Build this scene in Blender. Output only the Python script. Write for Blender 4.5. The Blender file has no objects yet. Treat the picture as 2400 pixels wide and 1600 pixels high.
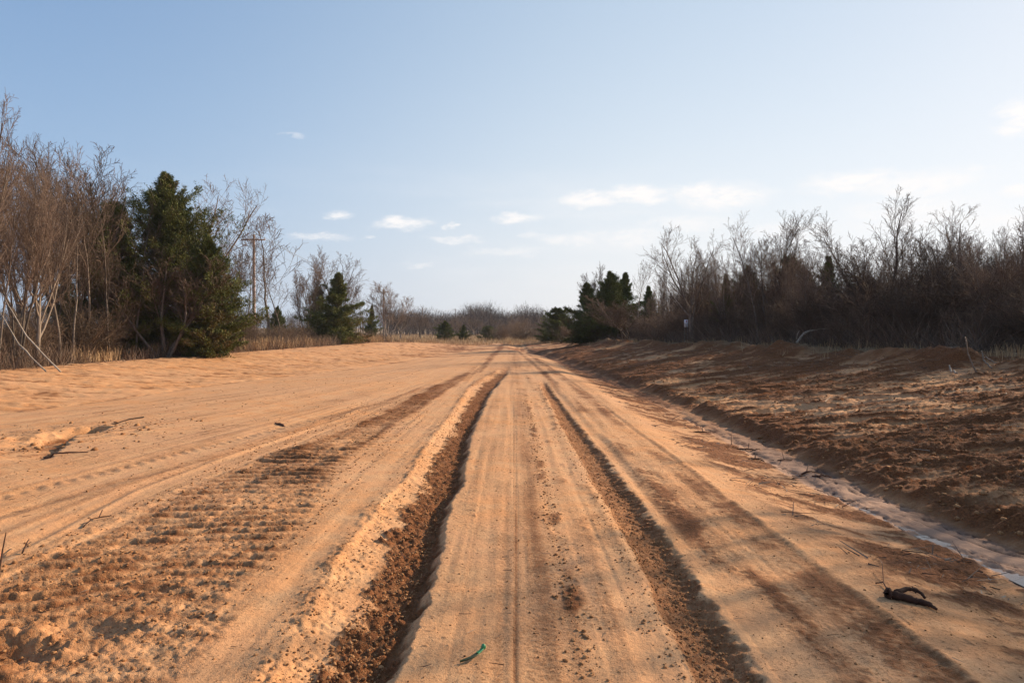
import bpy, math, random
import numpy as np
from mathutils import Vector, Matrix, Euler

SC = bpy.context.scene
COL = SC.collection
R = math.radians
PI = math.pi

# ------------------------------------------------------------------ camera
CAM_Z = 1.6
F = 1600.0            # focal length in photo pixels (photo is 2400 wide)
HZ = 775.0            # row of the horizon in the photo
cd = bpy.data.cameras.new('camera')
cam = bpy.data.objects.new('camera', cd)
COL.objects.link(cam)
cam.location = (0, 0, CAM_Z)
cam.rotation_euler = (R(90), 0, 0)
cd.sensor_width = 36
cd.lens = 24
cd.shift_y = -(800 - HZ) / 2400
cd.clip_start = 0.05
cd.clip_end = 20000
SC.camera = cam

# ------------------------------------------------------------------ sun, sky
SUN_AZ, SUN_EL = 57.0, 24.0        # azimuth to the right of the view direction
sd = bpy.data.lights.new('sun', 'SUN')
sd.energy = 4.9
sd.angle = R(0.55)
sd.color = (1.0, 0.81, 0.59)
so = bpy.data.objects.new('sun', sd)
COL.objects.link(so)
sv = Vector((math.sin(R(SUN_AZ)) * math.cos(R(SUN_EL)), math.cos(R(SUN_AZ)) * math.cos(R(SUN_EL)), math.sin(R(SUN_EL))))
so.rotation_euler = sv.to_track_quat('Z', 'Y').to_euler()

SC.view_settings.view_transform = 'Standard'
SC.view_settings.look = 'None'
SC.view_settings.exposure = 0.66
SC.view_settings.gamma = 1.0
SC.cycles.max_bounces = 5
SC.cycles.diffuse_bounces = 3
SC.cycles.transparent_max_bounces = 8

W = bpy.data.worlds.new('World')
SC.world = W
W.use_nodes = True


class NT:
    """small helper for node trees"""
    def __init__(s, tree):
        s.t = tree

    def n(s, kind, ins=None, **kw):
        nd = s.t.nodes.new(kind)
        for k, v in kw.items():
            setattr(nd, k, v)
        if ins:
            for k, v in ins.items():
                sock = nd.inputs[k]
                if hasattr(v, 'is_output'):
                    s.t.links.new(v, sock)
                else:
                    sock.default_value = v
        return nd

    def math(s, op, a, b=None, c=None, clamp=False):
        ins = {0: a}
        if b is not None:
            ins[1] = b
        if c is not None:
            ins[2] = c
        nd = s.n('ShaderNodeMath', ins, operation=op)
        nd.use_clamp = clamp
        return nd.outputs[0]

    def noise(s, vec, scale, detail=4, rough=0.55, dist=0.0):
        return s.n('ShaderNodeTexNoise', {'Vector': vec, 'Scale': scale, 'Detail': detail, 'Roughness': rough, 'Distortion': dist}).outputs['Fac']

    def ramp(s, v, a, b, lo=0.0, hi=1.0, smooth=True):
        nd = s.n('ShaderNodeMapRange', {'Value': v, 'From Min': a, 'From Max': b, 'To Min': lo, 'To Max': hi})
        nd.interpolation_type = 'SMOOTHSTEP' if smooth else 'LINEAR'
        return nd.outputs[0]

    def mix(s, f, a, b, mode='MIX'):
        nd = s.n('ShaderNodeMix', data_type='RGBA', blend_type=mode)
        nd.clamp_factor = True
        for key, v in ((0, f), (6, a), (7, b)):
            if hasattr(v, 'is_output'):
                s.t.links.new(v, nd.inputs[key])
            elif key == 0:
                nd.inputs[0].default_value = v
            else:
                nd.inputs[key].default_value = (*v, 1) if len(v) == 3 else v
        return nd.outputs[2]


W.node_tree.nodes.clear()
w = NT(W.node_tree)
sky = w.n('ShaderNodeTexSky', sky_type='NISHITA')
sky.sun_disc = False
sky.sun_elevation = R(SUN_EL)
sky.sun_rotation = R(SUN_AZ)
sky.altitude = 300
sky.air_density = 1.0
sky.dust_density = 0.3
sky.ozone_density = 1.2
gen = w.n('ShaderNodeTexCoord').outputs['Generated']
sep = w.n('ShaderNodeSeparateXYZ', {0: gen})
az = w.math('ARCTAN2', sep.outputs[0], sep.outputs[1])
el = w.math('ARCSINE', sep.outputs[2])
base = w.n('ShaderNodeCombineXYZ', {0: az, 1: el}).outputs[0]
nz1 = w.n('ShaderNodeTexNoise', {'Vector': w.n('ShaderNodeMapping', {'Vector': base, 'Scale': (20, 46, 1)}).outputs[0], 'Scale': 1.0, 'Detail': 8, 'Roughness': 0.68})
off = w.n('ShaderNodeVectorMath', {0: nz1.outputs['Color'], 1: (0.5, 0.5, 0.5)}, operation='SUBTRACT').outputs[0]
off = w.n('ShaderNodeVectorMath', {0: off, 1: (0.085, 0.034, 0)}, operation='MULTIPLY').outputs[0]
pos = w.n('ShaderNodeVectorMath', {0: base, 1: off}, operation='ADD').outputs[0]
# small fair-weather clouds: photo column, row, half width, half height, density
CLOUDS = [(695, 318, 24, 6, .25), (785, 505, 34, 9, .6), (745, 555, 75, 8, .45), (945, 525, 66, 17, .75), (1210, 512, 55, 14, .9), (1050, 535, 14, 7, .7),
          (1070, 563, 62, 10, .55), (985, 619, 40, 7, .35), (865, 558, 16, 5, .4), (1380, 468, 75, 20, .9), (1490, 455, 95, 22, 1), (1690, 462, 110, 34, 1),
          (1640, 450, 70, 20, .9), (1335, 562, 75, 16, .6), (1480, 560, 80, 26, .5), (1610, 525, 110, 22, .5), (1190, 590, 110, 10, .35), (2000, 425, 130, 26, .75),
          (2160, 432, 150, 34, .7), (2385, 275, 52, 38, .9), (2290, 390, 30, 8, .5), (2380, 440, 50, 16, .8), (2150, 500, 190, 50, .5), (2340, 520, 120, 30, .5),
          (1400, 545, 40, 10, .4), (1250, 555, 30, 8, .35), (1860, 545, 110, 26, .45)]
acc = None
for (px, py, hw, hh, dn) in CLOUDS:
    a0 = math.atan((px - 1200) / F)
    rr = math.hypot(F, px - 1200)
    e0 = math.atan((HZ - py) / rr)
    cosa = F / rr
    wa, we = hw / F * cosa * cosa, hh / rr
    q = w.n('ShaderNodeVectorMath', {0: pos, 1: (a0, e0, 0)}, operation='SUBTRACT').outputs[0]
    q = w.n('ShaderNodeVectorMath', {0: q, 1: (1 / wa, 1 / we, 0)}, operation='MULTIPLY').outputs[0]
    L = w.n('ShaderNodeVectorMath', {0: q}, operation='LENGTH').outputs['Value']
    mrange = w.ramp(L, 1.4, 0.2, 0, min(1, dn * 1.25))
    acc = mrange if acc is None else w.math('MAXIMUM', acc, mrange)
wisps = w.ramp(w.noise(w.n('ShaderNodeMapping', {'Vector': base, 'Scale': (3.0, 16, 1), 'Location': (3.1, 1.2, 0)}).outputs[0], 1.0, 6, 0.6), 0.42, 0.75, 0, .30)
wisps = w.math('MULTIPLY', wisps, w.ramp(el, 0.02, 0.08))
wisps = w.math('MULTIPLY', wisps, w.ramp(el, 0.27, 0.15))
wisps = w.math('MULTIPLY', wisps, w.ramp(az, -0.5, 0.1, .25, 1))
acc = w.math('MULTIPLY', acc, w.ramp(w.noise(w.n('ShaderNodeMapping', {'Vector': base, 'Scale': (40, 110, 1)}).outputs[0], 1.0, 6, 0.7), 0.30, 0.58, 0.35, 1))
acc = w.math('MAXIMUM', acc, wisps)
SKY_K = 1.0
skyc = w.n('ShaderNodeVectorMath', {0: sky.outputs[0], 3: 1.62}, operation='SCALE').outputs[0]
soft = w.n('ShaderNodeVectorMath', {0: w.n('ShaderNodeVectorMath', {0: skyc, 3: 1 / 6.0}, operation='SCALE').outputs[0], 1: (1, 1, 1)}, operation='ADD').outputs[0]
skyc = w.n('ShaderNodeVectorMath', {0: skyc, 1: soft}, operation='DIVIDE').outputs[0]
veil = w.math('POWER', 2.718, w.math('MULTIPLY', w.math('MAXIMUM', el, 0.0), -5.0))      # pale haze that thickens towards the horizon
veil = w.math('ADD', w.math('MULTIPLY', veil, 0.88), 0.02)
sunny = w.math('SINE', w.math('ADD', az, R(33)))
hazec = w.mix(w.ramp(sunny, 0.0, 1.0), (2.7, 2.9, 3.2), (4.25, 4.2, 4.15))
skyc = w.mix(veil, skyc, hazec)
skyc = w.mix(1.0, skyc, w.mix(w.ramp(sunny, -0.15, 0.75), (0.60, 0.745, 0.945), (1.02, 1.01, 1.02)), 'MULTIPLY')
mixc = w.mix(acc, skyc, (4.5, 4.36, 4.28))
bg = w.n('ShaderNodeBackground', {'Color': mixc, 'Strength': 0.15})
W.cycles.sampling_method = 'MANUAL'
W.cycles.sample_map_resolution = 512
outw = w.n('ShaderNodeOutputWorld', {'Surface': bg.outputs[0]})

# ------------------------------------------------------------------ helpers
rng = np.random.default_rng(7)


def hash2(ix, iy, seed):
    n = (ix.astype(np.int64) * 374761393 + iy.astype(np.int64) * 668265263 + seed * 2147483647) & 0xFFFFFFFF
    n = ((n ^ (n >> 13)) * 1274126177) & 0xFFFFFFFF
    n = (n ^ (n >> 16)) & 0xFFFFFFFF
    return n.astype(np.float64) / 4294967295.0


def vnoise(x, y, seed=0):
    ix = np.floor(x); iy = np.floor(y)
    fx = x - ix; fy = y - iy
    fx = fx * fx * fx * (fx * (fx * 6 - 15) + 10); fy = fy * fy * fy * (fy * (fy * 6 - 15) + 10)
    a = hash2(ix, iy, seed); b = hash2(ix + 1, iy, seed)
    c = hash2(ix, iy + 1, seed); d = hash2(ix + 1, iy + 1, seed)
    return (a + (b - a) * fx) * (1 - fy) + (c + (d - c) * fx) * fy


def fbm(x, y, seed=0, octv=4, rough=0.5):
    """roughly -1..1"""
    s = 0; amp = 1; tot = 0
    cx, sx = math.cos(0.6), math.sin(0.6)
    for i in range(octv):
        s = s + amp * (vnoise(x, y, seed + i * 17) * 2 - 1)
        tot += amp
        amp *= rough
        x, y = (x * cx - y * sx) * 2.03 + 13.7, (x * sx + y * cx) * 2.03 + 5.1
    return s / tot


def sstep(a, b, v):
    t = np.clip((v - a) / (b - a), 0, 1)
    return t * t * (3 - 2 * t)


def bump(v, c, w_):
    return np.exp(-((v - c) / w_) ** 2)


I = np.interp
# plan lines of the place, metres, as functions of y (distance ahead)
def x_dr(y): return I(y, [-50, 5, 7.5, 14, 20, 35, 48, 60, 75, 100], [4.6, 4.38, 4.2, 4.22, 4.25, 3.6, 3.0, 2.1, 1.5, 1.2])       # right ditch
def x_dl(y): return I(y, [-50, 8, 15, 22, 33, 50, 60, 80, 110], [-11.3, -11.1, -10.8, -9.9, -7.3, -5.2, -4.4, -4, -3.5])  # left ditch
def x_tl(y): return I(y, [-50, 20, 40, 60, 80, 95, 110], [-17.2, -16.6, -16.0, -15.6, -14.5, -12.5, -8])   # left tree line
def x_tr(y): return I(y, [-50, 4, 17, 26, 40, 60, 80, 100], [14.5, 13.6, 12.6, 11.4, 10.2, 7.6, 6.6, 6.0])   # right tree line
def z_tr(y): return I(y, [-50, 17, 26, 40, 60, 80, 100, 130], [1.1, 1.0, 1.05, 0.9, 0.62, 0.35, 0.1, 0.0])


def base_h(x, y):
    x = np.asarray(x, float); y = np.asarray(y, float)
    xr, xl, tl, tr, zr = x_dr(y), x_dl(y), x_tl(y), x_tr(y), z_tr(y)
    fade = 1 - sstep(70, 100, y)
    z = np.zeros_like(x)
    # crowned road down to both ditches
    z = z - 0.30 * sstep(xr - 2.3, xr - 0.5, x) * (x < xr + 0.5) * fade
    z = z - 0.17 * sstep(xl + 5.5, xl + 0.2, x) * fade * (x > xl)
    # right ditch cut bank and slope
    wdt = I(y, [0, 12, 18, 30], [0.02, -0.02, -0.16, -0.2])
    xb = xr + wdt
    t = np.clip((x - xb) / np.maximum(tr - xb, 0.5), 0, 1)
    rb = -0.30 * fade + (0.12 + 0.09 * fbm(y * 0.9, x * 0.3, 5, 3)) * sstep(0, 0.45, x - xb) * fade + (zr + 0.14 * fade) * (t ** 1.05)
    z = np.where(x > xb, rb, z)
    # left bank
    t2 = np.clip((xl - x) / np.maximum(xl - tl, 0.5), 0, 1)
    lb = (-0.17 + 0.52 * sstep(0, 1, t2)) * fade + 0.0
    z = np.where(x <= xl, lb, z)
    # beyond the tree line the field is level
    z = np.where(x < tl, 0.35 * fade * (1 - 0.5 * sstep(0, 40, tl - x)), z)
    z = z - 0.22 * bump(y, 68, 9) * fade * (np.abs(x + 1) < 30) * (1 - sstep(5, 12, np.abs(x + 1)))
    # far land: gentle rolls and a low rise under the woods
    r = np.hypot(x, y)
    far = sstep(130, 420, r)
    z = z + far * (0.5 * fbm(x * 0.008, y * 0.008, 3, 2)) + sstep(380, 900, r) * 5.0
    return z


def gz(x, y):
    return float(base_h(np.array([x]), np.array([y]))[0])


RLx = [-50, 3.1, 4.7, 8.65, 12, 15.6, 19.2, 23, 27.8, 36]
RL_R = [-.6, -.6, -.56, -.64, -.67, -.65, -.56, -.36, -.12, -.15]
RL_L = [-1.15, -1.12, -1.19, -1.15, -1.16, -1.16, -1.2, -.95, -.55, -.45]
RRx = [-50, 3.1, 4.5, 7.15, 11.4, 19.2, 24]
RR_L = [.8, .82, .87, .84, .815, .84, .9]
RR_R = [1.12, 1.11, 1.15, 1.15, 1.09, 1.03, 1.0]


def detail(x, y):
    """small relief and soil masks. Returns dz, moist, silt, grass, rough"""
    xr, xl, tl, tr = x_dr(y), x_dl(y), x_tl(y), x_tr(y)
    near = 1 - sstep(35, 90, np.hypot(x, y))
    dz = np.zeros_like(x)
    moist_shade = np.zeros_like(x)
    silt = np.zeros_like(x)
    n1 = fbm(x * 1.3, y * 0.9, 11, 4)
    n2 = fbm(x * 6, y * 6, 23, 3)
    n3 = fbm(x * 22, y * 22, 31, 3)
    n4 = fbm(x * 55, y * 55, 37, 2)
    dz += 0.012 * n1 + 0.004 * n2
    wl = I(y, [0, 7, 12, 16, 23, 35, 60], [1.05, 1, .78, .62, .42, .30, .22])
    xq = np.where(x < -1.2, -1.2 + (x + 1.2) / wl, x)
    st = fbm(xq * 2.4, y * 0.07, 201, 4, .6)
    st2 = fbm(xq * 9, y * 0.22 + xq * .3, 205, 3, .6)
    road = sstep(-.5, 1.5, x - xl) * (1 - sstep(2.1, 2.6, x))
    mot = fbm(x * 2.3, y * 1.6, 207, 4, .6)
    moist_shade += 0.12 + 0.08 * n1 + 0.16 * mot * (1 - .4 * road) + road * (0.34 * st * (.7 + .6 * mot) + 0.2 * st2 + .12 * n3 * np.clip(st + .3, 0, 1))
    dz += road * (0.008 * st + 0.005 * st2)
    # pebbly crumbs everywhere on the road
    crumbs = np.clip(vnoise(x * 34, y * 34, 41) - 0.80, 0, 1) * 5
    crumbm = sstep(-0.1, 0.5, fbm(x * 2.1, y * 0.8, 51, 3))
    dz += 0.006 * crumbs * crumbm * near
    moist_shade += 0.35 * crumbs * crumbm
    wob = 0.05 * fbm(y * 0.8, x * 0 + 3, 61, 3) + 0.030 * n2 + .012 * n3
    # ---- left rut
    L, Rr = I(y, RLx, RL_L), I(y, RLx, RL_R)
    u = (x + wob - L) / (Rr - L)
    on = (1 - sstep(20, 35, y))
    prof = I(u, [-0.35, -0.12, 0.0, 0.06, 0.32, 0.5, 0.62, 0.84, 1.0, 1.13, 1.3], [0, 0.010, 0.014, -0.01, -0.046, -0.062, -0.076, -0.092, -0.07, 0.002, 0.0])
    inr = (u > -0.35) & (u < 1.3)
    dz = np.where(inr, dz * 0.6 + prof * on * (1 + 0.18 * n1), dz)
    clod = sstep(0.34 + 0.14 * n1, 0.46 + 0.14 * n1, u + 0.12 * n2 + .04 * n3) * (1 - sstep(0.97, 1.12, u + .08 * n2)) * on
    berm = bump(u, -0.02, 0.12) * on * sstep(0.0, 0.5, fbm(y * 1.5, x, 71, 3) + .35)
    dz += clod * (0.028 * n3 + 0.016 * n4 + 0.018 * n2) * near
    dz += berm * (0.016 * n3 + 0.010 * n2 + .006)
    moist_shade = np.where(clod > 0, moist_shade * (1 - clod) + clod * (0.74 + 0.25 * n3), moist_shade)
    moist_shade += berm * 0.25
    dz += bump(u, 0.2, 0.25) * on * (.011 * n3 + .009 * n4 + .012 * n2) * near
    moist_shade += bump(u, .1, .22) * on * (.22 * n2 + .2 * n3)
    pale = bump(u, 0.3, 0.18) * on
    moist_shade -= 0.12 * pale
    # ---- right rut
    L, Rr = I(y, RRx, RR_L), I(y, RRx, RR_R)
    wob2 = 0.035 * fbm(y * 0.7, x * 0 + 9, 67, 3) + 0.026 * n2 + .010 * n3
    u = (x + wob2 - L) / (Rr - L)
    on = (1 - sstep(19.5, 23, y))
    prof = I(u, [-0.5, -0.12, 0.0, 0.15, 0.5, 0.80, 0.95, 1.22, 1.5], [0, 0.010, 0.006, -0.030, -0.048, -0.058, -0.040, 0.003, 0.0])
    inr = (u > -0.5) & (u < 1.4)
    dz = np.where(inr, dz * 0.6 + prof * on * (1 + 0.15 * n1), dz)
    band = sstep(-0.05, 0.08, u) * (1 - sstep(1.04, 1.24, u + .15 * n2)) * on
    dz += band * (0.012 * n3 + 0.008 * n4) * near
    dz += band * 0.006 * np.sin((y * 1.0 + np.abs(u - .5) * .25) * 62) * near
    moist_shade = moist_shade * (1 - band) + band * (0.55 + 0.12 * n3)
    bermr = bump(u, -0.22, 0.2) * on * sstep(-.1, 0.5, fbm(y * 2.2, x * 2, 73, 3))
    dz += bermr * (0.022 * np.abs(n3) + 0.008 * n2)
    moist_shade += bermr * 0.4
    # ---- groove outside the right rut
    c = I(y, [0, 6, 8, 10.4, 17.9, 21, 34, 50], [1.36, 1.33, 1.30, 1.26, 1.16, 1.3, .98, .6]) + 0.03 * n1
    g = bump(x, c, 0.09) * sstep(4.5, 7, y) * (1 - sstep(38, 48, y))
    wall = bump(x, c + 0.13, 0.06) * sstep(4.5, 7, y) * (1 - sstep(38, 48, y))
    dz += (-0.028 * g + 0.012 * wall) * (.7 + .6 * n1)
    moist_shade += 0.22 * bump(x, c, 0.12) * sstep(14, 22, y) * (1 - sstep(45, 55, y))
    nmid = fbm(x * 1.5, y * 1.1, 79, 3)
    # ---- middle: tyre marks and scattered lumps
    for (cx_, w_, dp, mo, per) in ((-0.06, 0.035, 0.008, 0.14, 0), (0.02, 0.012, 0.010, 0.3, 0), (0.16, 0.09, 0.005, 0.26, 42), (0.33, 0.06, 0.004, 0.16, 42), (-0.3, 0.012, 0.004, 0.08, 0)):
        xc = cx_ + 0.012 * (y - 3) * (0.15 if cx_ < 0.1 else 0.05) + 0.015 * fbm(y * 0.4, x * 0, 83, 2)
        m = bump(x, xc, w_) * (1 - sstep(30, 60, y))
        dz += -dp * m
        moist_shade += mo * m * (0.8 + 0.5 * n1)
        if per:
            dz += 0.0016 * m * np.sin(y * 110 + x * 60 + 3 * n1) * near * sstep(-.2, .4, nmid)
    lum = bump(x, 0.36 + 0.04 * n1, 0.07) * sstep(0.1, 0.5, fbm(y * 1.7, x * 3, 91, 3)) * (1 - sstep(14, 22, y))
    dz += lum * 0.016 * np.abs(n3) * 1.6
    moist_shade += lum * 0.5
    lum2 = bump(x, 0.66, 0.16) * sstep(0.15, 0.5, fbm(y * 2.6, x * 4, 93, 3)) * sstep(4, 7, y)
    dz += lum2 * 0.018 * np.abs(n3) * 1.5 * near
    moist_shade += lum2 * 0.4
    # ---- right wheel tracks
    nr = fbm(x * 2.2, y * 0.35, 101, 4)
    xx = x + 0.05 * fbm(y * 0.3, x * 0, 97, 2)
    xs = I(y, [0, 20, 50], [0, -.15, -.9])
    t1 = bump(xx, 1.52 + xs, 0.17) * sstep(-0.25, 0.25, nr) * (1 - sstep(5.5, 9, y) * .5)
    t2_ = bump(xx, 1.95 + xs, 0.15)
    t3 = bump(xx, 2.42 + xs, 0.16) * .6
    brk2 = .45 + .75 * sstep(-.25, .3, mot + .5 * n3)
    moist_shade += brk2 * 0.66 * t1 + brk2 * 0.40 * t2_ * (.8 + .5 * nr) + 0.2 * t3 * (.6 + nr)
    moist_shade -= 0.10 * bump(xx, 1.72 + xs, 0.08)
    dz += -0.008 * t2_ + 0.0022 * t2_ * np.sin(y * 95 + xx * 40 + 2 * n1) * near * sstep(-.2, .3, n1) + 0.002 * t1 * np.sin(y * 90 - xx * 45) * near + .006 * t1 * n3
    rdg = bump(xx, 2.13 + xs, 0.035)
    dz += 0.016 * rdg * (0.6 + 0.9 * n1 + .5 * n2 + .3 * n3) - 0.006 * bump(xx, 2.06 + xs, .04)
    moist_shade += 0.2 * bump(xx, 2.09 + xs, .04)
    # ---- right shoulder, rough with debris
    shd = sstep(2.3, 2.9, x) * (x < xr - 0.35)
    nsh = fbm(x * 1.3, y * 2.6, 105, 4)
    nsf = fbm(x * 4.5, y * 8, 107, 4, .6)
    dz += shd * (0.050 * np.clip(nsh, -.2, 1) + 0.020 * np.clip(nsf, 0, 1) + 0.016 * n3 * near * (nsh > -.1))
    moist_shade += shd * (0.70 * sstep(-0.05, 0.25, nsh) + 0.45 * sstep(.1, .4, nsf) + 0.12)
    # ---- ditch floor
    wdt = I(y, [0, 12, 18, 30], [0.02, -0.02, -0.16, -0.2])
    fl = sstep(xr - 0.60, xr - 0.52, x + .05 * n1) * (1 - sstep(xr + wdt - 0.05, xr + wdt + 0.10, x + .12 * n1 + .05 * n2)) * (1 - sstep(60, 75, y))
    rill = np.abs(fbm((x - xr) * 5 + 1.6 * fbm(y * 0.5, x * 1.5, 114, 3), y * 0.45 + .5 * n1, 113, 3))
    dz += fl * (-0.014 * (1 - sstep(0.0, 0.06, rill)) + .010 * n2 + 0.008 * n1)
    dz += -0.035 * bump(x, xr - 0.42 + 0.05 * fbm(y * .7, x * 0, 115, 2), 0.09) * (1 - sstep(60, 75, y))
    silt = fl * (1 - .75 * sstep(9, 16, y))
    moist_shade = moist_shade * (1 - fl) + fl * (0.26 + 0.25 * mot + 0.6 * (1 - sstep(0.0, 0.045, rill)) + .45 * sstep(14, 20, y))
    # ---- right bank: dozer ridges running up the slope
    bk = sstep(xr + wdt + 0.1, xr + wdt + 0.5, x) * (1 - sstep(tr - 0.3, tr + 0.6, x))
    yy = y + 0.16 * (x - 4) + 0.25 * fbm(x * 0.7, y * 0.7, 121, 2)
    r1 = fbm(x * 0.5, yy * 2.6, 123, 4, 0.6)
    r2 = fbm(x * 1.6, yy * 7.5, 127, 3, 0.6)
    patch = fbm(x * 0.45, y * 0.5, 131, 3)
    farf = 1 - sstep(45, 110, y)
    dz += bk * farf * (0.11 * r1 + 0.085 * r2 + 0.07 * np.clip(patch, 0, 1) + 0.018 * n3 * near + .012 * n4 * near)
    moist_shade = np.where(bk > 0, moist_shade * (1 - bk) + bk * (0.36 + 0.78 * sstep(-0.12, 0.22, r1 * 0.6 + patch * 0.5 + r2 * 0.5) - 0.2 * sstep(0.1, 0.5, -patch) + 0.15 * n2), moist_shade)
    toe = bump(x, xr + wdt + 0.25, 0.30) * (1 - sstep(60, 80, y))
    moist_shade += toe * 0.55  # cut bank turned from the sun: its shade painted into the soil
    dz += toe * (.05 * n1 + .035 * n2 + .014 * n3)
    # berm of scraped soil and litter at the tree line
    bm = bump(x, tr - 1.1 + 0.5 * fbm(y * 0.35, x * 0, 133, 2), 0.6) * sstep(-.6, .3, fbm(y * 0.5, x * 0 + 7, 135, 3)) * (1 - sstep(60, 80, y))
    dz += bm * (0.26 + 0.16 * n1 + 0.05 * n2)
    moist_shade += bm * 0.4
    # ---- left: crawler track prints (transverse ridges)
    xa = I(y, [0, 4.4, 6.8, 11.6, 20, 30], [-3.5, -3.35, -3.35, -2.7, -2.2, -1.5])
    xb_ = I(y, [0, 4.4, 7.4, 12.5, 20, 30], [-1.55, -1.65, -1.95, -2.05, -1.6, -1.1])
    cz = sstep(xa - 0.05, xa + 0.15, x + 0.12 * n1) * (1 - sstep(xb_ - 0.15, xb_ + 0.15, x + 0.25 * n1)) * (1 - 0.5 * sstep(14, 22, y))
    ph = y * 1.0 - x * 0.10 + 0.22 * fbm(x * 0.9, y * 0.7, 141, 3)
    saw = (ph / 0.20) % 1.0
    rid = np.where(saw < 0.24, saw / 0.24, (1 - saw) / 0.76)
    brk = .40 + .60 * sstep(-0.35, 0.15, fbm(x * 1.3, y * 3.6, 143, 3))
    dz += cz * ((rid - 0.4) * 0.052 * brk * (.8 + .6 * n1) * (.5 + .5 * sstep(3.9, 5.4, y + .5 * n1)) + 0.006 * n2 + 0.009 * n3 + .010 * n4 + .014 * (.35 - np.abs(fbm(x * 9.3, y * 13.7, 147, 3))) * sstep(-.3, .3, n1)) * (1 - sstep(20, 34, y))
    moist_shade += cz * (0.20 + 0.18 * n1 + 0.30 * (1 - rid) * brk + .12 * n2 + .1 * n3)  # brown prints, with shade painted into the furrows between ridges
    far_c = cz * sstep(9, 14, y)
    moist_shade += far_c * 0.35
    # crumbly edge line of that track
    ed = bump(x, xa, 0.10) * (1 - sstep(16, 24, y))
    dz += ed * 0.02 * np.abs(n3 + n2)
    # ---- deep pits lower left
    for (px_, py_, rx_, ry_, dp) in ((-2.52, 3.42, .20, .12, .10), (-2.28, 3.66, .22, .11, .06), (-2.95, 3.70, .1, .1, .05), (-2.72, 3.17, .2, .1, .1), (-2.2, 4.25, .12, .05, .04)):
        q = ((x - px_) / rx_) ** 2 + ((y - py_) / ry_) ** 2
        dz += -dp * np.exp(-q * (1 + 0.4 * n2)) + 0.25 * dp * bump(np.sqrt(q), 1.5, .35) * (1 + n3)
    # ---- left tyre track (chevron tread) curving away
    c = I(y, [3, 6.6, 9.6, 15, 22.6, 40], [-5.5, -4.95, -4.25, -3.0, -1.9, -1.1])
    tt = bump(x, c, 0.16)
    moist_shade += tt * 0.16
    dz += tt * (-0.010 + 0.010 * np.sin(y * 34 + np.abs(x - c) * 28) * (1 - sstep(12, 20, y)) + 0.006 * n2)
    # ---- rain-washed braids between
    for (ys, xs_, dp, w_) in (([3, 4.7, 6.8, 8.3, 11, 16], [-3.9, -3.6, -3.85, -3.75, -3.4, -2.6], .018, .06), ([3, 5.5, 7.2, 8.6, 12], [-5.0, -4.5, -4.2, -3.8, -3.3], .014, .09)):
        c = I(y, ys, xs_) + 0.05 * n1
        ch = bump(x, c, w_) * (1 - sstep(12, 18, y))
        dz += -dp * ch + dp * .6 * bump(x, c + w_ * 1.8, w_ * .7) * (1 - sstep(12, 18, y))
        moist_shade += 0.12 * ch
    # ---- eroded hole at the left ditch
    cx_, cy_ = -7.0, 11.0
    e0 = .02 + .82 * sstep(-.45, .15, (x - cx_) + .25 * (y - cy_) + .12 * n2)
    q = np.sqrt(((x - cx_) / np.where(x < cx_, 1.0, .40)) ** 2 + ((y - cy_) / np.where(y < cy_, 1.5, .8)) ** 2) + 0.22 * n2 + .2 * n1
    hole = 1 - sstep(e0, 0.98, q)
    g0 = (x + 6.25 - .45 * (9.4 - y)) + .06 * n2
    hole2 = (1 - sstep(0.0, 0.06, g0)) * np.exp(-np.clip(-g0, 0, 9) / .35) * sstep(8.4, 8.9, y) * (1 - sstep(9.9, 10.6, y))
    dz += -0.22 * hole - 0.14 * hole2
    moist_shade += 0.75 * sstep(.25, .8, hole) + .5 * hole2  # shadow inside the hole, painted into the soil colour
    ap = np.exp(-(((x + 7.6) / 1.3) ** 2 + ((y - 10.4) / 2.0) ** 2))
    dz += ap * (0.05 * fbm(x * 2.4, y * 2.4, 151, 3) + 0.02 * n2)
    # ---- left ditch line and bank
    dl = bump(x, xl + 0.25 * fbm(y * 0.4, x * 0, 153, 2), 0.25) * sstep(12, 16, y) * (1 - sstep(85, 100, y))
    dz += dl * (-0.03 + 0.03 * n2 * near)
    moist_shade += dl * 0.30 * sstep(-0.1, 0.4, n1 + .5 * n2)
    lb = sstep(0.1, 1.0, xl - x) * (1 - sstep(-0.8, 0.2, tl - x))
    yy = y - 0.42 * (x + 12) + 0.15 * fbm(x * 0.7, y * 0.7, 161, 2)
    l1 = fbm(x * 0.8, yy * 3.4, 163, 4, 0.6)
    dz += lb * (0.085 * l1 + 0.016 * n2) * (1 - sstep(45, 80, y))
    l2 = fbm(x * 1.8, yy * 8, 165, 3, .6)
    moist_shade += lb * (0.04 + 0.5 * sstep(0.1, 0.6, -l1) + .45 * sstep(.18, .5, l2))
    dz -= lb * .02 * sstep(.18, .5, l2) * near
    # darker bands across the road far ahead
    for (yc_, amp, w_) in ((38, .25, 1.2), (47, .55, 1.4), (52, .35, 1.6), (60, .7, 3.0), (72, .8, 4.0), (83, .6, 4)):
        m = bump(y + 0.5 * (x + 3) * 0.12 + 1.5 * fbm(x * 0.25, y * 0.1, 171, 2), yc_, w_) * sstep(-10, -6, x) * (1 - sstep(0.0, 2.5, x))
        moist_shade += amp * m * (0.5 + 0.8 * n1)
    # ---- soil beyond tree lines, grass
    gn = 0.9 * fbm(x * 0.35, y * 0.35, 181, 3) + 0.4 * n1
    grass = np.maximum(sstep(-0.4, 0.8, tl - x + gn), sstep(-1.5, 0.8, x - tr + gn))
    grass = np.maximum(grass, sstep(86, 97, y + 4 * gn + 0.2 * np.abs(x + 2)))
    grass = np.maximum(grass, sstep(-16, -30, y))
    dz += grass * (0.05 * n1 + 0.02 * n2)
    return dz, np.clip(moist_shade, 0, 1), silt, grass


def link(o):
    COL.objects.link(o)
    return o


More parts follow.
